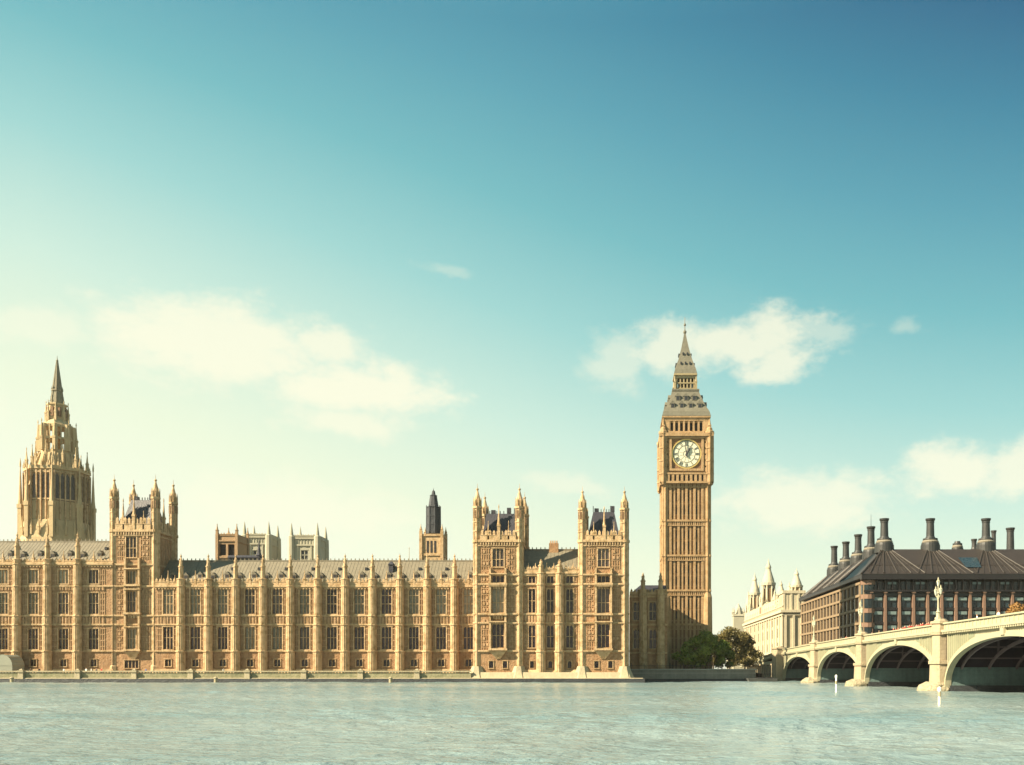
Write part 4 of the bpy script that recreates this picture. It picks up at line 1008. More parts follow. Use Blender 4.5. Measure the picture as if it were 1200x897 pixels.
for i in range(6):
    cv = arch_curve(i)
    for face, xf in (('south', BX0), ('north', BX1)):
        sgn = -1 if face == 'south' else 1
        m = MB()
        for (ya, za_), (yb, zb_) in zip(cv, cv[1:]):
            ta, tb = top(ya) - 1.25, top(yb) - 1.25
            m.quad((xf, ya, za_), (xf, yb, zb_), (xf, yb, tb), (xf, ya, ta)); m.quad((xf - sgn * .5, ya, za_), (xf - sgn * .5, yb, zb_), (xf - sgn * .5, yb, tb), (xf - sgn * .5, ya, ta))
        # arch ring moulding standing proud
        cc0 = [(y, z) for y, z in cv]; cy0 = (cv[0][0] + cv[-1][0]) / 2
        def off(k, d):
            y, z = cc0[k]; k0, k1 = max(0, k - 1), min(len(cc0) - 1, k + 1); ty, tz = cc0[k1][0] - cc0[k0][0], cc0[k1][1] - cc0[k0][1]; L = math.hypot(ty, tz); return (y - tz / L * d, z + ty / L * d)
        for d0, d1, pr_ in ((0, .42, .34), (.42, .72, .2)):
            for k in range(len(cc0) - 1):
                A, B, Cq, D = off(k, d0), off(k + 1, d0), off(k + 1, d1), off(k, d1); x1_ = xf + sgn * pr_
                m.quad((x1_, *A), (x1_, *B), (x1_, *Cq), (x1_, *D)); m.quad((x1_, *D), (x1_, *Cq), (xf, *Cq), (xf, *D)); m.quad((xf - sgn * .5, *A), (xf - sgn * .5, *B), (x1_, *B), (x1_, *A))
        # spandrel panel frames and trefoil rings near the piers
        for (ye, s) in ((cv[0][0], 1), (cv[-1][0], -1)):
            zt = top(ye) - 1.7; y0 = ye + s * .3
            xa_, xb_ = sorted((xf, xf + sgn * .16))
            def fbox(a, b, c, d): a, b = sorted((a, b)); m.box(xa_, xb_, a, b, c, d)
            fbox(y0, y0 + s * .18, 4.2, zt); fbox(y0, y0 + s * 8.5, zt, zt + .2)
            for q in range(10):
                y = y0 + s * (1 + .75 * q); k = min(range(len(cv)), key=lambda t: abs(cv[t][0] - y)); zlo = cv[k][1] + .8
                if zlo < zt - .25: fbox(y, y + s * .09, zlo, zt)
        pn = MB()
        for (ye, s) in ((cv[0][0], 1), (cv[-1][0], -1)):
            zt = top(ye) - 1.75; y0 = ye + s * .55; low = []
            for q in range(40):
                y = y0 + s * .25 * q
                zlo = next((c0[1] + (c1[1] - c0[1]) * (y - c0[0]) / (c1[0] - c0[0]) for c0, c1 in zip(cv, cv[1:]) if c0[0] <= y <= c1[0]), .6) + 1.05
                if zlo > zt - .2: break
                low.append((y, max(zlo, 4.3)))
            x1_ = xf + sgn * .03
            for (ya, la), (yb, lb_) in zip(low, low[1:]): pn.quad((x1_, ya, la), (x1_, yb, lb_), (x1_, yb, zt), (x1_, ya, zt))
        # crown bracket
        zt = top(cy0); xa_, xb_ = sorted((xf, xf + sgn * .5)); m.box(xa_, xb_, cy0 - .55, cy0 + .55, crown[i] + .2, zt - 1.2)
        o = m.build('spandrel', BPAINT, br_); sub('inset_panel', pn.mesh('inset_panel', BPANEL), o)
    for k in range(7):                             # iron ribs
        x = BX0 + 1.6 + (BX1 - BX0 - 3.2) * k / 6; m = MB()
        hi = [p for p in cv if p[1] > 3.0]
        for (ya, za_), (yb, zb_) in zip(hi, hi[1:]):
            for dz0, dz1, hw in ((0, .42, .13),):
                m.quad((x - hw, ya, za_), (x - hw, yb, zb_), (x - hw, yb, zb_ + dz1), (x - hw, ya, za_ + dz1)); m.quad((x + hw, yb, zb_), (x + hw, ya, za_), (x + hw, ya, za_ + dz1), (x + hw, yb, zb_ + dz1)); m.quad((x - hw, ya, za_), (x + hw, ya, za_), (x + hw, yb, zb_), (x - hw, yb, zb_))
        for t in range(3, len(hi) - 3, 4): y, z = hi[t]; m.box(x - .1, x + .1, y - .12, y + .12, z + .4, top(y) - 1.7)
        m.build('arch_rib', BRIB, br_)
    hi = [p for p in cv if p[1] > 3.0]
    for t in range(2, len(hi) - 2, 3):            # cross braces between the ribs
        y, z = hi[t]; m = MB(); m.box(BX0 + 1.7, BX1 - 1.7, y - .09, y + .09, z + .15, z + .33); m.build('cross_brace', BRIB, br_)
# deck, underside, parapets
yy = [-60, -28] + [p + q for p in (4, 48, 92, 136, 180, 223) for q in (0, 15, 30)] + [269, 295, 320, 360]
dk = MB(); un = MB(); pp = {}
for a, b in zip(yy, yy[1:]):
    za_, zb_ = top(a) - 1.2, top(b) - 1.2
    dk.quad((BX0 + .3, a, za_), (BX1 - .3, a, za_), (BX1 - .3, b, zb_), (BX0 + .3, b, zb_))
    if b <= 269: un.quad((BX0 + .2, b, zb_ - .8), (BX1 - .2, b, zb_ - .8), (BX1 - .2, a, za_ - .8), (BX0 + .2, a, za_ - .8))
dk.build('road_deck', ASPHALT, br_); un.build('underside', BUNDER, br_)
kb = MB()
for a, b in zip(yy, yy[1:]):
    za_, zb_ = top(a) - 1.2, top(b) - 1.2
    for (x0, x1) in ((BX0 + .3, BX0 + 4), (BX1 - 4, BX1 - .3)):
        kb.quad((x0, a, za_ + .12), (x1, a, za_ + .12), (x1, b, zb_ + .12), (x0, b, zb_ + .12))
        for x in (x0, x1): kb.quad((x, a, za_), (x, b, zb_), (x, b, zb_ + .12), (x, a, za_ + .12))
kb.build('pavement', PAVE, br_)
for xf, sgn in ((BX0, -1), (BX1, 1)):
    m = MB()
    def strip(x0, x1, z0, z1, ya, yb):
        x0, x1 = sorted((x0, x1)); ta, tb = top(ya), top(yb)
        v = [(x0, ya, ta + z0), (x1, ya, ta + z0), (x1, ya, ta + z1), (x0, ya, ta + z1), (x0, yb, tb + z0), (x1, yb, tb + z0), (x1, yb, tb + z1), (x0, yb, tb + z1)]
        i = len(m.v); m.v += v
        for q in ((0, 1, 2, 3), (7, 6, 5, 4), (0, 4, 5, 1), (1, 5, 6, 2), (2, 6, 7, 3), (3, 7, 4, 0)): m.f.append(tuple(i + t for t in q)); m.m.append(0)
    for a, b in zip(yy, yy[1:]):
        strip(xf + sgn * .2, xf - sgn * .25, -1.0, -.2, a, b); strip(xf + sgn * .42, xf - sgn * .3, -.2, 0, a, b)
        strip(xf + sgn * .62, xf - sgn * .3, -1.35, -1.0, a, b); strip(xf + sgn * .4, xf - sgn * .2, -1.6, -1.35, a, b)
    for y in np.arange(-28, 318, 1.3): strip(xf + sgn * .28, xf + sgn * .15, -.92, -.28, y, y + .16)
    for y in np.arange(-28, 318, .65): strip(xf + sgn * .56, xf + sgn * .3, -1.58, -1.36, y, y + .3)
    m.build('parapet', BPAINT, br_)
# piers
def pier_mesh(tz):
    m = MB(); W = BX1 - BX0
    m.cur = 0
    for s, x in ((-1, -1.2), (1, W + 1.2)):        # octagonal end shafts up to the parapet
        m.lathe(x - s * .9, 0, [(-1, 2.1), (1.0, 1.95), (1.3, 1.6), (3.9, 1.5), (3.92, 1.72), (4.4, 1.72), (4.42, 1.2), (tz - 1.7, 1.2), (tz - 1.68, 1.42), (tz - 1.25, 1.5), (tz - 1.2, 1.25), (tz - .1, 1.25), (tz - .08, 1.45), (tz + .25, 1.45), (tz + .3, 1.0), (tz + .6, .75)], 8, sy=.9)
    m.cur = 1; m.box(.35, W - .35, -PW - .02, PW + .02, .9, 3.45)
    m.cur = 2; m.box(.3, W - .3, -PW - .25, PW + .25, -1, .9)
    m.cur = 3; m.box(.4, W - .4, -PW + .1, PW - .1, 3.45, tz - 2)
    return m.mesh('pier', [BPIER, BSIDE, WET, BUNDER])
for y in piers[:-1]:
    o = put('pier', pier_mesh(top(y)), br_, (BX0, y, 0))
    m = MB(); rr = random.Random(int(y))
    pts = []; n = 12
    for j in range(4):
        for k in range(n): a = 2 * math.pi * k / n; r = (2.7, 2.6, 2.2, 1.3)[j] * rr.uniform(.9, 1.08); pts.append((-1.2 + r * .95 * math.sin(a), -r * .9 * math.cos(a), (-1, .4, .95, 1.35)[j] + rr.uniform(-.1, .1)))
    b = len(m.v); m.v += pts
    for j in range(3):
        for k in range(n): q = (k + 1) % n; m.f.append((b + j * n + k, b + j * n + q, b + (j + 1) * n + q, b + (j + 1) * n + k)); m.m.append(0)
    m.f.append(tuple(b + 3 * n + k for k in range(n))); m.m.append(0)
    sub('cutwater', m.mesh('cutwater', ROCK), o)
# abutment and the approach ramp
m = MB(); m.box(BX0 - 2.2, BX1 + 2.2, 267.3, 272.5, -1, 7.4); m.frustum((BX0 - 1.0, BX1 + 1, 272.5, 300), (BX0 - 1.0, BX1 + 1, 272.5, 300), -1, 4.6)
m.lathe(BX0 - 1.0, 269.5, [(-1, 2.6), (1, 2.5), (1.2, 2.1), (9.0, 2.0), (9.05, 2.3), (9.4, 2.3), (9.5, 1.2), (9.8, 1)], 8)
for y in np.arange(274, 300, 3.2): m.box(BX0 - 1.25, BX0 - .95, y, y + .9, -1, 4.6)
m.box(BX0 - 1.3, BX0 - .3, 272.5, 345, 4.6, 5.0); m.box(BX0, BX1, 300, 345, 2.2, 5.2)
m.build('abutment', BPIER, br_)
m = MB(); m.box(BX0 + .4, BX1 - .4, 267.1, 267.28, .9, 3.45); m.cur = 1; m.box(BX0 + .4, BX1 - .4, 267.0, 267.28, -1, .9); m.cur = 2; m.box(BX0 + .5, BX1 - .5, 267.2, 267.28, 3.45, 7.3); m.build('abutment_face', [BSIDE, WET, BUNDER], br_)  # facing sheets paint the shade, teal then near-black, above a wet footing
m = MB()
for y in np.arange(275, 298, 3.2): m.box(BX0 - 1.02, BX0 - .9, y + .5, y + 1.9, 1.6, 4.0)
m.build('abutment_openings', DARK, br_)
m = MB(); m.box(BX0 - .3, BX0 + .1, 272.5, 345, 5.0, 5.75); m.build('approach_wall', BPAINT, br_)

# lamp standards on the piers
def lamp(y, label, first=[None]):
    loc = (BX0 - .65, y, top(y) + .55)
    if first[0] is not None:
        o = copy_tree(first[0]); o.location = loc; o['label'] = label; return o
    t = thing('bridge_lamp', loc, label, 'street lamp', 'triple lanterns on the bridge piers')
    m = MB(); m.lathe(0, 0, [(0, .5), (.25, .5), (.3, .32), (.9, .27), (1.0, .38), (1.15, .22), (1.6, .14), (3.6, .10), (3.7, .2), (3.85, .11), (4.7, .08)], 8)
    for s in (-1, 1):
        m.bar((0, 0, 3.3), (0, s * .7, 3.2), .075); m.bar((0, s * .7, 3.2), (0, s * 1.05, 3.5), .07); m.bar((0, 0, 2.7), (0, s * .6, 3.2), .05)
    sub('standard', m.mesh('standard', BPAINT), t)
    for (yy_, z) in ((0, 4.7), (-1.05, 3.5), (1.05, 3.5)):
        g = MB(); g.lathe(0, 0, [(0, .11), (.08, .14), (.62, .24), (.63, .24)], 6); l_ = sub('lantern', g.mesh('lantern', mat('frosted_lantern_glass', (.42, .43, .34), .3, .1)), t); l_.location = (0, yy_, z)
        c = MB(); c.lathe(0, 0, [(.63, .28), (.7, .26), (.92, .1), (1.0, .11), (1.3, .02)], 6); sub('cap', c.mesh('cap', BPAINT), l_)
    first[0] = t; return t
lamp(136.2, 'pale triple lantern standard on the bridge pier before the office front')
lamp(180.0, 'pale triple lantern standard on the pier by the office corner')
lamp(223.0, 'small pale triple lantern standard on the pier next to the abutment')
lamp(92.0, 'pale triple lantern standard on the pier nearest the camera')

# navigation posts in the river
o = None
for (p, py0, py1, lab) in ((980, 791, 812, 'white marker post in the water before the second arch'), (1101, 805, 826, 'taller white marker post in the water before the large pier')):
    Y = CAM_Z * F / (py1 - PY) ; h = (py1 - py0) * Y / F
    t = thing('marker_post', (X(p, Y), Y, -.5), lab, 'marker post', 'white navigation posts')
    m = MB(); m.lathe(0, 0, [(-1, .15), (.5 + h - .4, .12), (.5 + h - .38, .17), (.5 + h - .1, .17), (.5 + h, .04)], 10); sub('post', m.mesh('post', WHITE), t)
    m = MB(); m.lathe(0, 0, [(.35 + h * .55, .145), (.75 + h * .55, .145)], 10); sub('band', m.mesh('band', PLINTH), t)
# low pontoon by the abutment
pt = thing('landing_pontoon', (X(893, 255), 254, 0), 'dark low landing pontoon moored beside the bridge abutment', 'pontoon')
xa, xb = X(874, 254), X(909, 254)
m = MB(); m.poly([(xa, 252, .1), (xa + 2.5, 251.4, .9), (xb, 251.4, 1.0), (xb, 251.4, -.6), (xa + 1.0, 251.4, -.6)]); m.frustum((xa + 1, xb, 251.4, 258), (xa + .2, xb, 251, 258.2), -.6, .95); m.build('hull', mat('pontoon_hull', (.07, .07, .065), .6, .3), pt)
m = MB(); m.box(xa + 3, xb - 1, 252, 257.5, .95, 1.15)
for x in np.arange(xa + 3.2, xb - 1, 1.2): m.box(x - .05, x + .05, 252.1, 252.2, 1.15, 2.1)
m.box(xa + 3, xb - 1, 252.08, 252.22, 2.05, 2.15); m.build('deck_rail', BRONZEDK, pt)

# ------------------------------------------------------------------ office building with the tall chimneys
PYY, PYB, PXL = 285.0, 383.0, 72.8
ob = thing('office_building', (PXL, PYY, 2.2), 'dark bronze roofed office block with tall round chimneys beyond the bridge', 'office building')
ze = 31.9; zb0 = 2.2; XR = 152.0
bayw = 4.2; nb_ = int((XR - PXL) / bayw); fx0 = PXL + 2.2
m = MB(); m.box(PXL + .9, XR, PYY + .9, PYB, zb0, ze - 2.6); m.build('wall', BRONZEDK, ob)
floors = [(9.2, 12.2), (13.4, 16.5), (17.6, 20.7), (21.8, 24.9)]; attic = (27.2, 29.4)
for k in range(nb_ + 1):
    x = fx0 + k * bayw; pr_ = MB(); pr_.frustum((x - .52, x + .52, PYY - .35, PYY + .95), (x - .34, x + .34, PYY - .05, PYY + .95), zb0, 26.0); pr_.box(x - .5, x + .5, PYY - .4, PYY + .9, 26.0, 26.4); pr_.build('front_pier', OSTONE, ob)
tr = MB(); tr.box(PXL, XR, PYY - .5, PYY + 1, 26.4, 26.9); tr.box(PXL - .9, XR, PYY - 1.0, PYY + 1, ze - 1.9, ze - .3); tr.box(PXL - .9, PXL + 1, PYY + 1, PYB, ze - 1.4, ze - .3)
for z0, z1 in floors: tr.box(PXL + 1.5, XR, PYY + .3, PYY + .92, z1 + .25, z1 + .95)
for k in range(nb_ * 2):
    x = fx0 + k * bayw / 2; tr.box(x - .09, x + .09, PYY - .15, PYY + .5, 26.9, ze - 1.9)
tr.build('fascia', BRONZEDK, ob)
def owin(w, h, gl):
    f = MB(); f.box(-w / 2, w / 2, -.06, .1, -.12, 0); f.box(-w / 2, w / 2, -.06, .1, h, h + .12)
    for x in (-w / 2, 0, w / 2): f.box(x - .06, x + .06, -.05, .1, 0, h)
    f.box(-w / 2, w / 2, -.05, .09, h * .62, h * .62 + .1)
    g = MB(); g.quad((-w / 2, .06, 0), (w / 2, .06, 0), (w / 2, .06, h), (-w / 2, .06, h))
    s = MB(); s.box(-w / 2 + .12, w / 2 - .12, -.32, .04, h * .66, h * .66 + h * .3)
    return f.mesh('window', BRONZEDK), g.mesh('glazing', gl), s.mesh('light_shelf', LIGHTSHELF)
wa, wb = owin(2.75, 3.1, GLASSTEAL), owin(2.75, 2.2, GLASSTEAL)
cnt = 0
for k in range(nb_):
    x = fx0 + (k + .5) * bayw
    if x > X(1240, PYY): break
    for (z0, z1) in floors + [attic]:
        q = wb if (z0, z1) == attic else wa
        o = put('window', q[0], ob, (x, PYY + .75 if q is wa else PYY + .8, z0)); sub('glazing', q[1], o)
        if q is wa or cnt % 2: sub('light_shelf', q[2], o)
        cnt += 1
# sunlit flank: pale bands and piers, recessed windows
nsb = 9; sw = (PYB - PYY - 6) / nsb
sd_ = MB()
for k in range(nsb + 1):
    y = PYY + 5 + k * sw
    for q in (0, .5):
        if k == nsb and q: continue
        yq = y + q * sw; fp = MB(); fp.box(PXL - .15, PXL + .95, yq - .55, yq + .55, zb0, 29.2); fp.build('flank_pier', OSTONE_SIDE, ob)
for z in (8.0, 12.9, 17.2, 21.4, 25.6, 29.3): sd_.box(PXL - .3, PXL + .95, PYY + 3.8, PYB, z - .36, z + .36)
sd_.box(PXL - .1, PXL + .9, PYY + .2, PYY + .9, zb0, 29.5); sd_.box(PXL - .1, PXL + .9, PYY + 3.0, PYY + 3.7, zb0, 29.5)
sd_.build('flank_bands', OSTONE_SIDE, ob); m = MB(); m.box(PXL + .32, PXL + .93, PYY + 4, PYB - .1, zb0 + .1, 29); m.build('flank_wall', BRONZEDK, ob)
ws = owin(sw * .82, 3.3, GLASSBROWN)
for k in range(nsb):
    for z0 in (8.7, 13.5, 17.8, 22.0):
        y = PYY + 5 + (k + .5) * sw
        o = put('window', ws[0], ob, (PXL + .22, y, z0), R(-90)); sub('glazing', ws[1], o)
cbw = MB()                                           # glazed corner bay
for z0 in (9, 13.2, 17.4, 21.6, 25.8): cbw.lathe(PXL + 1.6, PYY + 1.6, [(z0, 2.0), (z0 + 2.7, 2.0)], 12)
cbw.build('corner_bay', GLASSTEAL, ob)
for z0 in (8, 11.7, 15.9, 20.1, 24.3, 28.5): m = MB(); m.lathe(PXL + 1.6, PYY + 1.6, [(z0, 2.15), (z0 + 1.3, 2.15)], 12); m.build('corner_band', OSTONE, ob)
# bronze roof, hipped, with fanning ribs
zr_ = 40.5; rx, ry, ryb = 82.0, 297.0, 372.0
rfm = MB(); e = [(PXL - 1, PYY - 1.1, ze - .3), (XR, PYY - 1.1, ze - .3), (XR, PYB + 1, ze - .3), (PXL - 1, PYB + 1, ze - .3)]; t_ = [(rx, ry, zr_), (XR, ry, zr_), (XR, ryb, zr_), (rx, ryb, zr_)]
rfm.quad(e[0], e[1], t_[1], t_[0]); rfm.quad(e[1], e[2], t_[2], t_[1]); rfm.quad(e[2], e[3], t_[3], t_[2]); rfm.quad(e[3], e[0], t_[0], t_[3]); rfm.quad(*t_)
fsl = lambda x, t: (x, PYY - 1.1 + (ry - PYY + 1.1) * t, ze - .3 + (zr_ - ze + .3) * t + .08)
ssl = lambda y, t: (PXL - 1 + (rx - PXL + 1) * t, y, ze - .3 + (zr_ - ze + .3) * t + .08)
chims = [(82.6, 298.5), (96.9, 298.5), (114.2, 298.5), (131.0, 298.5), (146.5, 298.5)]
sch = [(83.2, 316.5), (83.2, 333.5), (83.2, 351.5), (83.2, 370.5)]
for (cx, cy) in chims:
    for k in range(-2, 3): rfm.bar(fsl(cx + k * bayw * .97, .02), fsl(cx + k * .75, .98), .24, n=6)
    for k in (-1.5, -.5, .5, 1.5): rfm.bar(fsl(cx + k * bayw * .97, .02), fsl(cx + k * .75, .98), .11, n=5)
for (cx, cy) in sch:
    for k in range(-2, 3): rfm.bar(ssl(cy + k * 4.2, .02), ssl(cy + k * .8, .98), .24, n=6)
x = PXL + 2
while x < XR - 1: rfm.bar(fsl(x, .34), fsl(x + 2.1, .34), .13, n=5); rfm.bar(fsl(x, .03), fsl(x, .33), .09, n=5); x += 2.1
rfm.bar(fsl(PXL - 1, .0), (rx, ry, zr_ + .1), .3)
ro = rfm.build('roof', BRONZE, ob)
for xc_ in (106.0, 139.0):
    rl_ = MB(); rl_.poly([(x, y - .15, z + .2) for x, y, z in (fsl(xc_ - 2.3, .22), fsl(xc_ + 2.3, .22), fsl(xc_ + 2.9, .62), fsl(xc_ - 2.9, .62))])
    sub('rooflight', rl_.mesh('rooflight', GLASSTEAL), ro).location = -WP[ro.name]
def chimney(x, y, s, zt):
    m = MB(); z0 = zr_ - 1.0
    m.lathe(0, 0, [(z0, 3.2 * s), (z0 + 2.4, 3.15 * s), (z0 + 2.42, 3.0 * s), (z0 + 3.1, 2.9 * s), (z0 + 3.15, 2.2 * s), (z0 + 4.0, 2.3 * s), (z0 + 4.02, 2.45 * s), (z0 + 4.5, 2.4 * s), (z0 + 4.6, 1.7 * s), (z0 + 5.2, 1.35 * s), (zt - 1.3, 1.22 * s), (zt - 1.28, 1.34 * s), (zt - .95, 1.34 * s), (zt - .9, 1.25 * s), (zt - .45, 1.55 * s), (zt, 1.6 * s), (zt, 1.3 * s), (zt - .5, 1.2 * s)], 20)
    c = m.build('chimney', CHIM, ob, (x, y, 0))
    b = MB(); b.lathe(0, 0, [(z0 + 3.12, 2.6 * s), (z0 + 3.5, 2.75 * s), (z0 + 3.9, 2.4 * s)], 20); sub('pale_collar', b.mesh('pale_collar', mat('pale_concrete', (.17, .15, .115), .8, .15)), c)
for (x, y) in chims: chimney(x, y, .93, 50.2)
for (x, y), zt in zip(sch, (50.4, 50.2, 50.1, 51.0)): chimney(x, y, .9, zt)
for (px, ytop, Y) in ((1164.5, 622, 345), (1141.5, 632, 325), (1184, 619, 330), (1122, 637, 310)):
    chimney(X(px, Y), Y, .62 if px != 1184 else .95, Z(ytop, Y))
m = MB(); m.bar((83.2, 316.5, 50), (83.2, 316.5, 54.5), .09, .04); m.build('aerial', BLACK, ob)

# ------------------------------------------------------------------ pale baroque government office
WX = 68.5
wbld = thing('government_office', (WX, 430, 2.2), 'ornate pale stone office with domed corner turrets beyond the bridge end', 'building')
zw = 27.2
ybs = [406 + 14.0 * k for k in range(8)]
fnx = lambda u, d, z: (WX + d, u, z)
hl = []
for y in ybs:
    for (a, b) in ((6, 9.5), (11.5, 15), (17, 21), (22.3, 25.2)):
        for q in (-2.8, 2.8): hl.append((y + q + 5 - 1.3, y + q + 5 + 1.3, a, b))
m = MB(); m.wall(fnx, 400, 522, 2.2, zw, .2, hl); m.box(WX + .85, 120, 400, 522, 2.2, zw - .05)
m.box(WX - 1.1, 120, 398.9, 523, zw, zw + 1.1); m.box(WX - .6, 120, 399.4, 522.6, zw - 1.2, zw - .6); m.box(WX - .5, 120, 399.5, 522.5, 10.2, 10.9)
for y in [400.6 + 7 * k for k in range(18)]: m.box(WX - .55, WX + .1, y - .6, y + .6, 10.9, zw - 1.2)
for x in np.arange(WX + 1, 84, 3.4): m.box(x - .45, x + .45, 399.4, 400.1, 10.9, zw - 1.2)
for y in np.arange(401, 522, 2.2): m.box(WX - .35, WX + .15, y - .35, y + .35, zw + 1.1, zw + 2.5)
m.box(WX - .45, WX + .3, 400, 522, zw + 2.5, zw + 2.9)
m.box(WX + .2, WX + 9, 400.3, 411, zw + 1.1, 36.0); m.box(WX - .2, WX + 9.4, 399.9, 411.4, 35.2, 36.4); m.box(WX + 1.5, WX + 8, 455, 468, zw + 1.1, 34.5); m.box(WX + 1.2, WX + 8.3, 454.7, 468.3, 33.9, 34.9); m.box(WX + 1.5, WX + 8, 501, 514, zw + 1.1, 34.5)
for y in (400.6, 404, 407.5, 410.6, 455.5, 460, 463.5, 467.5, 501.5, 505.5, 509.5, 513.5): m.box(WX + (-.1 if y < 420 else 1.2), WX + 2.2, y - .4, y + .4, zw + 1.1, 34.4)
for x in (69, 72, 75, 77): m.box(x - .4, x + .4, 400.0, 400.6, zw + 1.1, 35.2)
for y in np.arange(413, 522, 6.0):
    m.box(WX + .3, WX + 1.2, y - 1.7, y + 1.7, zw + 2.9, zw + 5.0); m.poly([(WX + .3, y - 2.1, zw + 5.0), (WX + .3, y + 2.1, zw + 5.0), (WX + .3, y, zw + 7.0)]); m.poly([(WX + 1.2, y + 2.1, zw + 5.0), (WX + 1.2, y - 2.1, zw + 5.0), (WX + 1.2, y, zw + 7.0)])
    m.quad((WX + .3, y - 2.1, zw + 5), (WX + .3, y, zw + 7), (WX + 1.2, y, zw + 7), (WX + 1.2, y - 2.1, zw + 5)); m.quad((WX + .3, y, zw + 7), (WX + .3, y + 2.1, zw + 5), (WX + 1.2, y + 2.1, zw + 5), (WX + 1.2, y, zw + 7))
    m.pinnacle(WX + .7, y + 3.0, zw + 2.9, 4.2, .4)
m.build('wall', PALE, wbld)
for (a, b, c, d) in hl:
    w = MB(); w.quad((WX + .17, b, c), (WX + .17, a, c), (WX + .17, a, d), (WX + .17, b, d)); w.box(WX + .08, WX + .19, (a + b) / 2 - .08, (a + b) / 2 + .08, c, d); w.build('window', GLASSBROWN, wbld)
def baroque_turret(px, Xw, ptop, r, wide):
    Y = Xw * F / (px - PX); zt = Z(ptop, Y); z0 = zw + .8; H = zt - z0
    m = MB(); m.box(Xw - r * 1.25, Xw + r * 1.25, Y - r * 1.25, Y + r * 1.25, z0 - .4, z0 + H * .24)
    m.lathe(Xw, Y, [(z0 + H * .24, r * 1.3), (z0 + H * .27, r * 1.3), (z0 + H * .275, r * .62), (z0 + H * .55, r * .62), (z0 + H * .555, r * 1.12), (z0 + H * .6, r * 1.15), (z0 + H * .605, r * .95)], 12)
    for k in range(8): a = math.pi / 4 * k + .39; m.lathe(Xw + r * .95 * math.sin(a), Y + r * .95 * math.cos(a), [(z0 + H * .27, r * .15), (z0 + H * .555, r * .13)], 8)
    m.lathe(Xw, Y, [(z0 + H * .6, r * .95), (z0 + H * .66, r * .84), (z0 + H * .73, r * .62), (z0 + H * .80, r * .42), (z0 + H * .84, r * .36), (z0 + H * .845, r * .44), (z0 + H * .87, r * .4), (z0 + H * .91, r * .22), (z0 + H * .96, r * .07), (zt, .04)], 16)
    for sx in (-1, 1):
        for sy in (-1, 1): m.lathe(Xw + sx * r * 1.15, Y + sy * r * 1.15, [(z0 + H * .24, r * .2), (z0 + H * .34, r * .22), (z0 + H * .38, r * .08), (z0 + H * .42, .04)], 8)
    t = m.build('turret', PALE, wbld)
    def opening(d): sub('opening', d.mesh('opening', STONE_RECESS), t).location = -WP[t.name]
    for k in range(4): d = MB(); a = math.pi / 2 * k; d.box(Xw + r * .66 * math.sin(a) - r * .22, Xw + r * .66 * math.sin(a) + r * .22, Y - r * .66 * math.cos(a) - r * .22, Y - r * .66 * math.cos(a) + r * .22, z0 + H * .3, z0 + H * .5); opening(d)
    for k in range(2): d = MB(); d.box(Xw - r * 1.3, Xw - r * 1.2, Y + (k - .5) * r - r * .25, Y + (k - .5) * r + r * .25, z0 + H * .06, z0 + H * .19); opening(d); d = MB(); d.box(Xw + (k - .5) * r - r * .25, Xw + (k - .5) * r + r * .25, Y - r * 1.3, Y - r * 1.2, z0 + H * .06, z0 + H * .19); opening(d)
baroque_turret(900.6, 72.5, 655, 3.1, 1); baroque_turret(884.5, 72.5, 671, 2.7, 1); baroque_turret(915.2, 71.0, 680, 1.9, 1); baroque_turret(933.5, 75.5, 666, 2.4, 1)
for a_ in ((893, 70.6, 688, 1.3, 1), (908, 70.6, 690, 1.2, 1), (925, 73.5, 682, 1.3, 1), (877, 72, 692, 1.4, 1), (889, 76, 682, 1.3, 1)): baroque_turret(*a_)
m = MB(); m.frustum((WX + 2, 118, 403, 519), (WX + 12, 108, 415, 507), zw + 1, zw + 8); m.build('roof', SLATE, wbld)
fs = thing('distant_pale_spire', (X(866, 560), 560, 2.2), 'faint pale church tower far off above the trees', 'church')
m = MB(); x = X(866, 560); m.box(x - 3.2, x + 3.2, 560, 566.4, 2.2, Z(722, 560)); m.frustum((x - 3.5, x + 3.5, 559.7, 566.7), (x - 3.2, x + 3.2, 560, 566.4), Z(722, 560), Z(720, 560))
for sx in (-1, 1):
    for sy in (-1, 1): m.pinnacle(x + sx * 2.9, 563.2 + sy * 2.9, Z(721, 560), 4.5, .5)
m.lathe(x, 563.2, [(Z(720, 560), 2.6), (Z(713, 560), 2.0), (Z(707, 560), .1)], 8); m.build('tower', ABBEY, fs)
m = MB(); m.box(x - 4, x + 4, 566.5, 590, 2.2, Z(738, 560)); m.frustum((x - 4.3, x + 4.3, 566.5, 590), (x - .1, x + .1, 566.5, 590), Z(738, 560), Z(731, 560)); m.build('nave', ABBEY, fs)

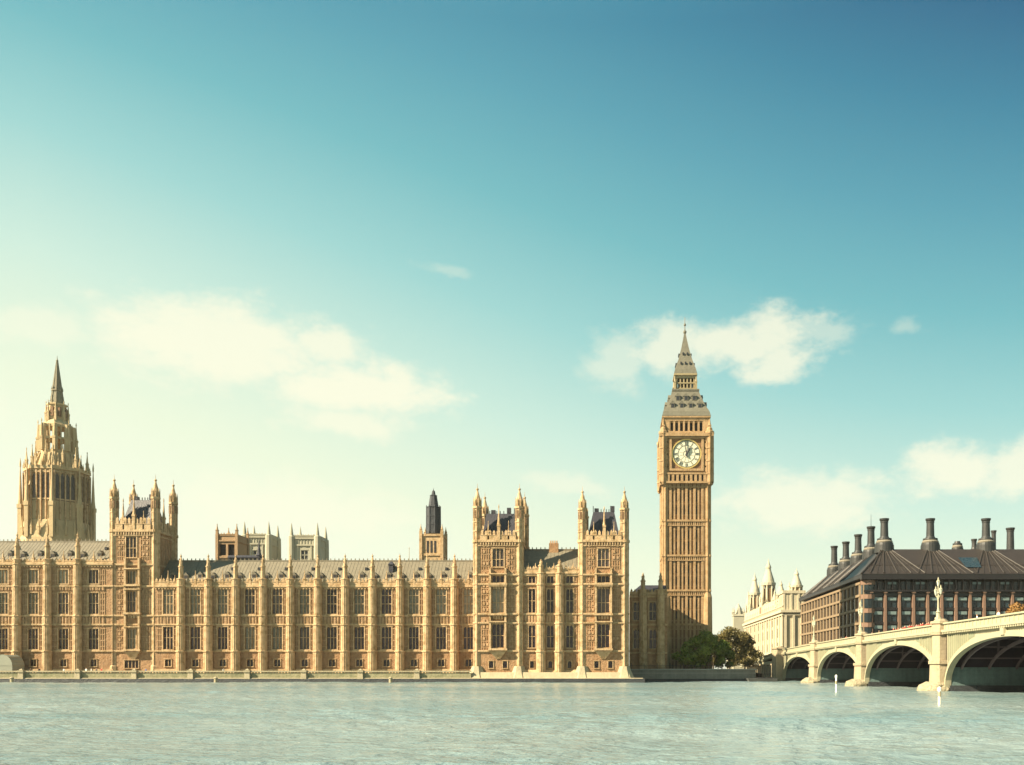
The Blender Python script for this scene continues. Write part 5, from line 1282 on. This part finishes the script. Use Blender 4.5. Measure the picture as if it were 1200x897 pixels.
# ------------------------------------------------------------------ trees
def leaf_mat(name, a, b):
    m = bpy.data.materials.new(name); m.use_nodes = True; n, l = m.node_tree.nodes, m.node_tree.links
    bs = n['Principled BSDF']; bs.inputs['Roughness'].default_value = .55; bs.inputs['Specular IOR Level'].default_value = .3
    g = n.new('ShaderNodeNewGeometry'); rp = n.new('ShaderNodeValToRGB'); rp.color_ramp.elements[0].color = (*a, 1); rp.color_ramp.elements[1].color = (*b, 1)
    nn = n.new('ShaderNodeTexNoise'); nn.inputs['Scale'].default_value = .45; nn.inputs['Detail'].default_value = 4; l.new(g.outputs['Position'], nn.inputs['Vector'])
    mx_ = n.new('ShaderNodeMath'); mx_.operation = 'MULTIPLY_ADD'; mx_.inputs[1].default_value = .45; l.new(g.outputs['Random Per Island'], mx_.inputs[0]); l.new(nn.outputs['Fac'], mx_.inputs[2])
    sb = n.new('ShaderNodeMath'); sb.operation = 'SUBTRACT'; sb.inputs[1].default_value = .22; l.new(mx_.outputs[0], sb.inputs[0]); l.new(sb.outputs[0], rp.inputs[0]); l.new(rp.outputs[0], bs.inputs['Base Color'])
    tr_ = n.new('ShaderNodeBsdfTranslucent'); l.new(rp.outputs[0], tr_.inputs[0]); ms = n.new('ShaderNodeMixShader'); ms.inputs[0].default_value = .28
    l.new(bs.outputs[0], ms.inputs[1]); l.new(tr_.outputs[0], ms.inputs[2]); l.new(ms.outputs[0], n['Material Output'].inputs[0]); return m
LEAFG = leaf_mat('green_leaves', (.045, .08, .010), (.22, .26, .035)); LEAFO = leaf_mat('olive_leaves', (.06, .06, .018), (.20, .155, .05)); LEAFR = leaf_mat('autumn_leaves', (.13, .075, .018), (.34, .17, .045))
def tree(x, y, z, h, w, lm, label, seed, leaf=.62, n=9000, trunk_h=.22, group='trees by the bridge end'):
    rr = random.Random(seed); t = thing('tree', (x, y, z), label, 'tree', group)
    tk = MB(); tk.bar((0, 0, 0), (.1, 0, h * .5), h * .022, h * .014, 9)
    cl = []
    for k in range(24):
        a = rr.uniform(0, 2 * math.pi); rad = w / 2 * rr.uniform(.25, .80); zz_ = h * rr.uniform(trunk_h + .12, .84)
        taper = 1 - .55 * max(0, (zz_ / h - .55) / .45)
        c = Vector((rad * math.cos(a) * taper, rad * math.sin(a) * taper * .9, zz_)); cl.append((c, w * rr.uniform(.08, .20)))
        st_ = Vector((.05, 0, h * rr.uniform(.15, .45))); mid = st_.lerp(c, .5) + Vector((0, 0, -h * .03)); tk.bar(st_, mid, h * .009, h * .006); tk.bar(mid, c, h * .006, h * .002)
    cl.append((Vector((0, 0, h * .88)), w * .16)); cl.append((Vector((0, 0, h * .6)), w * .25))
    sub('trunk', tk.mesh('trunk', BARK), t)
    cm = MB(); tot = sum(r ** 2 for c, r in cl)
    for c, r in cl:
        for _ in range(int(n * r * r / tot)):
            d = Vector((rr.gauss(0, 1), rr.gauss(0, 1), rr.gauss(0, 1))).normalized(); q = c + Vector((d.x, d.y, d.z * .8)) * r * (rr.random() ** .45) * rr.uniform(.8, 1.2)
            u = Vector((rr.gauss(0, 1), rr.gauss(0, 1), rr.gauss(0, 1))).normalized(); v = (u.cross(d) if abs(u.dot(d)) < .95 else u.orthogonal()).normalized(); s = leaf * rr.uniform(.6, 1.3); v2 = v.cross(u).normalized()
            cm.quad(tuple(q - u * s * .5), tuple(q + v * s * .32), tuple(q + u * s * .6), tuple(q - v * s * .32 + v2 * s * .1))
    sub('crown', cm.mesh('crown', lm), t); return t
tree(X(827, 266), 266, 3.2, Z(739, 266) - 3.2, 11.8, LEAFG, 'dense green tree at the foot of the clock tower', 1, trunk_h=.02)
tree(X(805, 264), 264, 3.2, Z(752, 264) - 3.2, 7.5, LEAFG, 'shorter dark green tree beside the gatehouse range', 2, n=5500, trunk_h=.02)
tree(X(846, 272), 272, 3.2, Z(749, 272) - 3.2, 7.2, LEAFG, 'dark green bushy tree behind the dense tree', 3, n=5500, trunk_h=.02)
tree(X(855, 305), 305, 2.2, Z(733, 305) - 2.2, 12.5, LEAFO, 'olive brown tree between the clock tower and the pale office', 4, trunk_h=.12)
tree(X(873, 318), 318, 2.2, Z(739, 318) - 2.2, 11, LEAFO, 'olive brown tree close to the pale office wall', 5, trunk_h=.12)
tree(X(836, 330), 330, 2.2, Z(744, 330) - 2.2, 11, LEAFO, 'small olive tree half hidden behind the clock tower', 8, n=3500, trunk_h=.1)
tree(X(1192, 276), 276, 2.2, Z(702, 276) - 2.2, 13, LEAFR, 'rusty orange autumn tree showing above the bridge parapet', 6, trunk_h=.3)
tree(X(1216, 277), 277, 2.2, Z(698, 277) - 2.2, 12, LEAFR, 'autumn tree cut off at the edge, just past the rusty orange one', 7, trunk_h=.3)

# ------------------------------------------------------------------ people
def person_mesh():
    """one continuous body grown over a skeleton, coloured by height: shoes/trousers/shirt/skin/hair"""
    P = [(0, 0, .95), (0, 0, 1.15), (0, .01, 1.36), (0, 0, 1.49), (0, -.02, 1.58), (0, -.02, 1.68), (.19, 0, 1.40), (.24, .02, 1.14), (.22, -.10, .92), (-.19, 0, 1.40), (-.24, .02, 1.14), (-.22, -.08, .92),
         (.1, 0, .88), (.11, -.03, .5), (.11, .03, .09), (.11, -.13, .04), (-.1, 0, .88), (-.11, .04, .5), (-.11, .1, .09), (-.11, -.04, .04)]
    Rr = [.15, .14, .155, .065, .085, .085, .065, .048, .04, .065, .048, .04, .095, .07, .05, .04, .095, .07, .05, .04]
    E = [(0, 1), (1, 2), (2, 3), (3, 4), (4, 5), (2, 6), (6, 7), (7, 8), (2, 9), (9, 10), (10, 11), (0, 12), (12, 13), (13, 14), (14, 15), (0, 16), (16, 17), (17, 18), (18, 19)]
    me = bpy.data.meshes.new('person_skeleton'); me.from_pydata(P, E, []); o = bpy.data.objects.new('person_skeleton', me); C.objects.link(o)
    sk = o.modifiers.new('skin', 'SKIN')
    for v, r in zip(me.skin_vertices[0].data, Rr): v.radius = (r, r * .8)
    me.skin_vertices[0].data[0].use_root = True
    ss = o.modifiers.new('sub', 'SUBSURF'); ss.levels = 1
    dg = bpy.context.evaluated_depsgraph_get(); ev = o.evaluated_get(dg); out = bpy.data.meshes.new_from_object(ev)
    bpy.data.objects.remove(o); return out
SKIN = mat('skin', (.50, .30, .20), .6, .1); HAIR = mat('dark_hair', (.04, .025, .015), .6, .2)
PM = person_mesh()
CLOTH = {k: mat(k + '_cloth', c, .8, .15) for k, c in dict(red=(.45, .04, .03), white=(.75, .73, .66), black=(.03, .03, .035), blue=(.06, .10, .25), brown=(.22, .12, .06), pink=(.55, .22, .2)).items()}
TROUS = {k: mat(k + '_trousers', c, .8, .15) for k, c in dict(dark=(.03, .035, .05), grey=(.14, .14, .14), tan=(.3, .22, .12)).items()}
def person(x, y, z, top_, bottom, label, rz=0, s=1.0, group='people on the bridge'):
    me = PM.copy(); me.name = 'person'; me.materials.clear()
    for mm in (TROUS[bottom], CLOTH[top_], SKIN, HAIR): me.materials.append(mm)
    for p in me.polygons:
        c = p.center; a = abs(c.x)
        p.material_index = 0 if c.z < .97 and a < .19 else (1 if c.z < 1.45 and not (a > .19 and c.z < 1.0) else (2 if c.z < 1.66 and c.y < .03 or a > .19 else 3))
        p.use_smooth = True
    o = put('person', me, None, (x, y, z), rz); o.scale = (s, s, s); tag(o, label, 'person', group); return o
bp_ = [(p_, 'red', q_) for p_, q_ in ((1047, 'dark'), (1052.5, 'grey'), (1058, 'dark'), (1066.5, 'dark'), (1068.5, 'tan'), (1076.5, 'grey'), (1081.5, 'dark'), (1086, 'grey'), (1090, 'dark'), (1094, 'dark'))] + [(1050, 'red', 'dark'), (1056, 'white', 'grey'), (1060.5, 'red', 'dark'), (1064, 'black', 'grey'), (1070, 'red', 'grey'), (1074.5, 'pink', 'dark'), (1079, 'red', 'dark'), (1084, 'black', 'dark'), (1088, 'red', 'tan'), (1092, 'red', 'grey'), (1096, 'pink', 'dark'),
       (1170, 'white', 'tan'), (1145, 'white', 'grey'), (992, 'red', 'dark'), (986, 'black', 'dark'), (1030, 'brown', 'dark'), (1022, 'blue', 'grey')]
RED = 'person in a red jacket in the crowd on the bridge between two lamps'
labs = [RED] * 10 + [RED, 'person in white top inside the red crowd on the bridge', RED, 'person in black coat in the middle of the red crowd on the bridge', RED, 'person in pink top in the middle of the red crowd', RED, 'person in black coat at the big pier lamp end of the red crowd',
        RED, RED, 'person in pink top closest to the big pier lamp', 'person in white shirt by the parapet beneath the autumn tree',
        'person in white top between the big pier lamp and the autumn tree', 'person in red jacket alone above the second arch', 'person in black coat above the second arch', 'person in brown coat just past the office corner lamp', 'person in blue jacket beside the office corner lamp']
for i, ((p, t, b), lab) in enumerate(zip(bp_, labs)):
    xw = BX0 + 1.0 + .5 * (i % 3); Y = xw * F / (p - PX); person(xw, Y, top(Y) - 1.08, t, b, lab, rz=random.choice((0, R(90), R(-90), R(180))) + random.uniform(-.3, .3), s=random.uniform(.98, 1.08))
tp = [(101, 'white', 'grey', 'person in white top at the terrace wall by the square tower'), (107, 'white', 'dark', 'second white top at the terrace wall by the square tower'), (113, 'black', 'dark', 'person in black on the terrace by the square tower'), (119, 'red', 'dark', 'person in red on the terrace by the square tower'),
      (75, 'white', 'tan', 'person in white alone on the terrace before the taller wing'), (46, 'black', 'grey', 'person in black on the terrace next to the grey marquee'), (36, 'brown', 'dark', 'person in brown on the terrace next to the grey marquee'), (171, 'blue', 'dark', 'person in blue on the terrace under the square tower'), (262, 'white', 'grey', 'person in white on the terrace below the brown belfry')]
for i, (p, t, b, lab) in enumerate(tp):
    Y = TY + 2 + (i % 3) * 1.2; person(X(p, Y), Y, 1.9, t, b, lab, rz=random.uniform(-1, 1), s=random.uniform(.97, 1.05), group='people on the palace terrace')

# ------------------------------------------------------------------ marquee on the terrace
TYm = 245.0; mq = thing('terrace_marquee', (X(10, TYm), TYm, 1.9), 'grey domed canvas marquee on the palace terrace', 'marquee')
mx0 = X(10, TYm); rw_ = 11.5 * TYm / F; zt = Z(767.5, TYm)
m = MB(); n = 14; sec = [(rw_ * math.cos(math.pi * k / n), 4.2 + (zt - 4.2) * math.sin(math.pi * k / n)) for k in range(n + 1)]
for (xa, z0), (xb, z1) in zip(sec, sec[1:]):
    for ya, yb, q0, q1 in ((TYm - 2.5, TYm + 2.5, 1, 1),): m.quad((mx0 + xa, ya, z0), (mx0 + xa, yb, z0), (mx0 + xb, yb, z1), (mx0 + xb, ya, z1))
m.poly([(mx0 + a, TYm - 2.5, z) for a, z in sec]); m.poly([(mx0 + a, TYm + 2.5, z) for a, z in reversed(sec)]); m.build('canopy', TENTGREY, mq)
m = MB(); m.box(mx0 - rw_, mx0 + rw_, TYm - 2.45, TYm + 2.45, 1.9, 4.19); m.build('side_cloth', TENTGREY, mq)
m = MB()
for k in range(0, n + 1, 2): a, z = sec[k]; m.bar((mx0 + a, TYm - 2.55, z), (mx0 + a, TYm + 2.55, z), .06)
m.build('ribs', PLINTH, mq)

# ------------------------------------------------------------------ air: thin even haze round everything
HAZE = 0.00006
if HAZE:
    m = MB(); m.box(-3200, 3200, -3200, 3200, -3.0, 108.0); hz = m.build('haze', [])
    hm_ = bpy.data.materials.new('haze_air'); hm_.use_nodes = True; n = hm_.node_tree.nodes; n.clear()
    ou = n.new('ShaderNodeOutputMaterial'); pv = n.new('ShaderNodeVolumePrincipled'); pv.inputs['Color'].default_value = (1.0, .97, .86, 1); pv.inputs['Density'].default_value = HAZE; pv.inputs['Anisotropy'].default_value = .2
    hm_.node_tree.links.new(pv.outputs[0], ou.inputs['Volume']); hz.data.materials.append(hm_); tag(hz, kind='stuff')
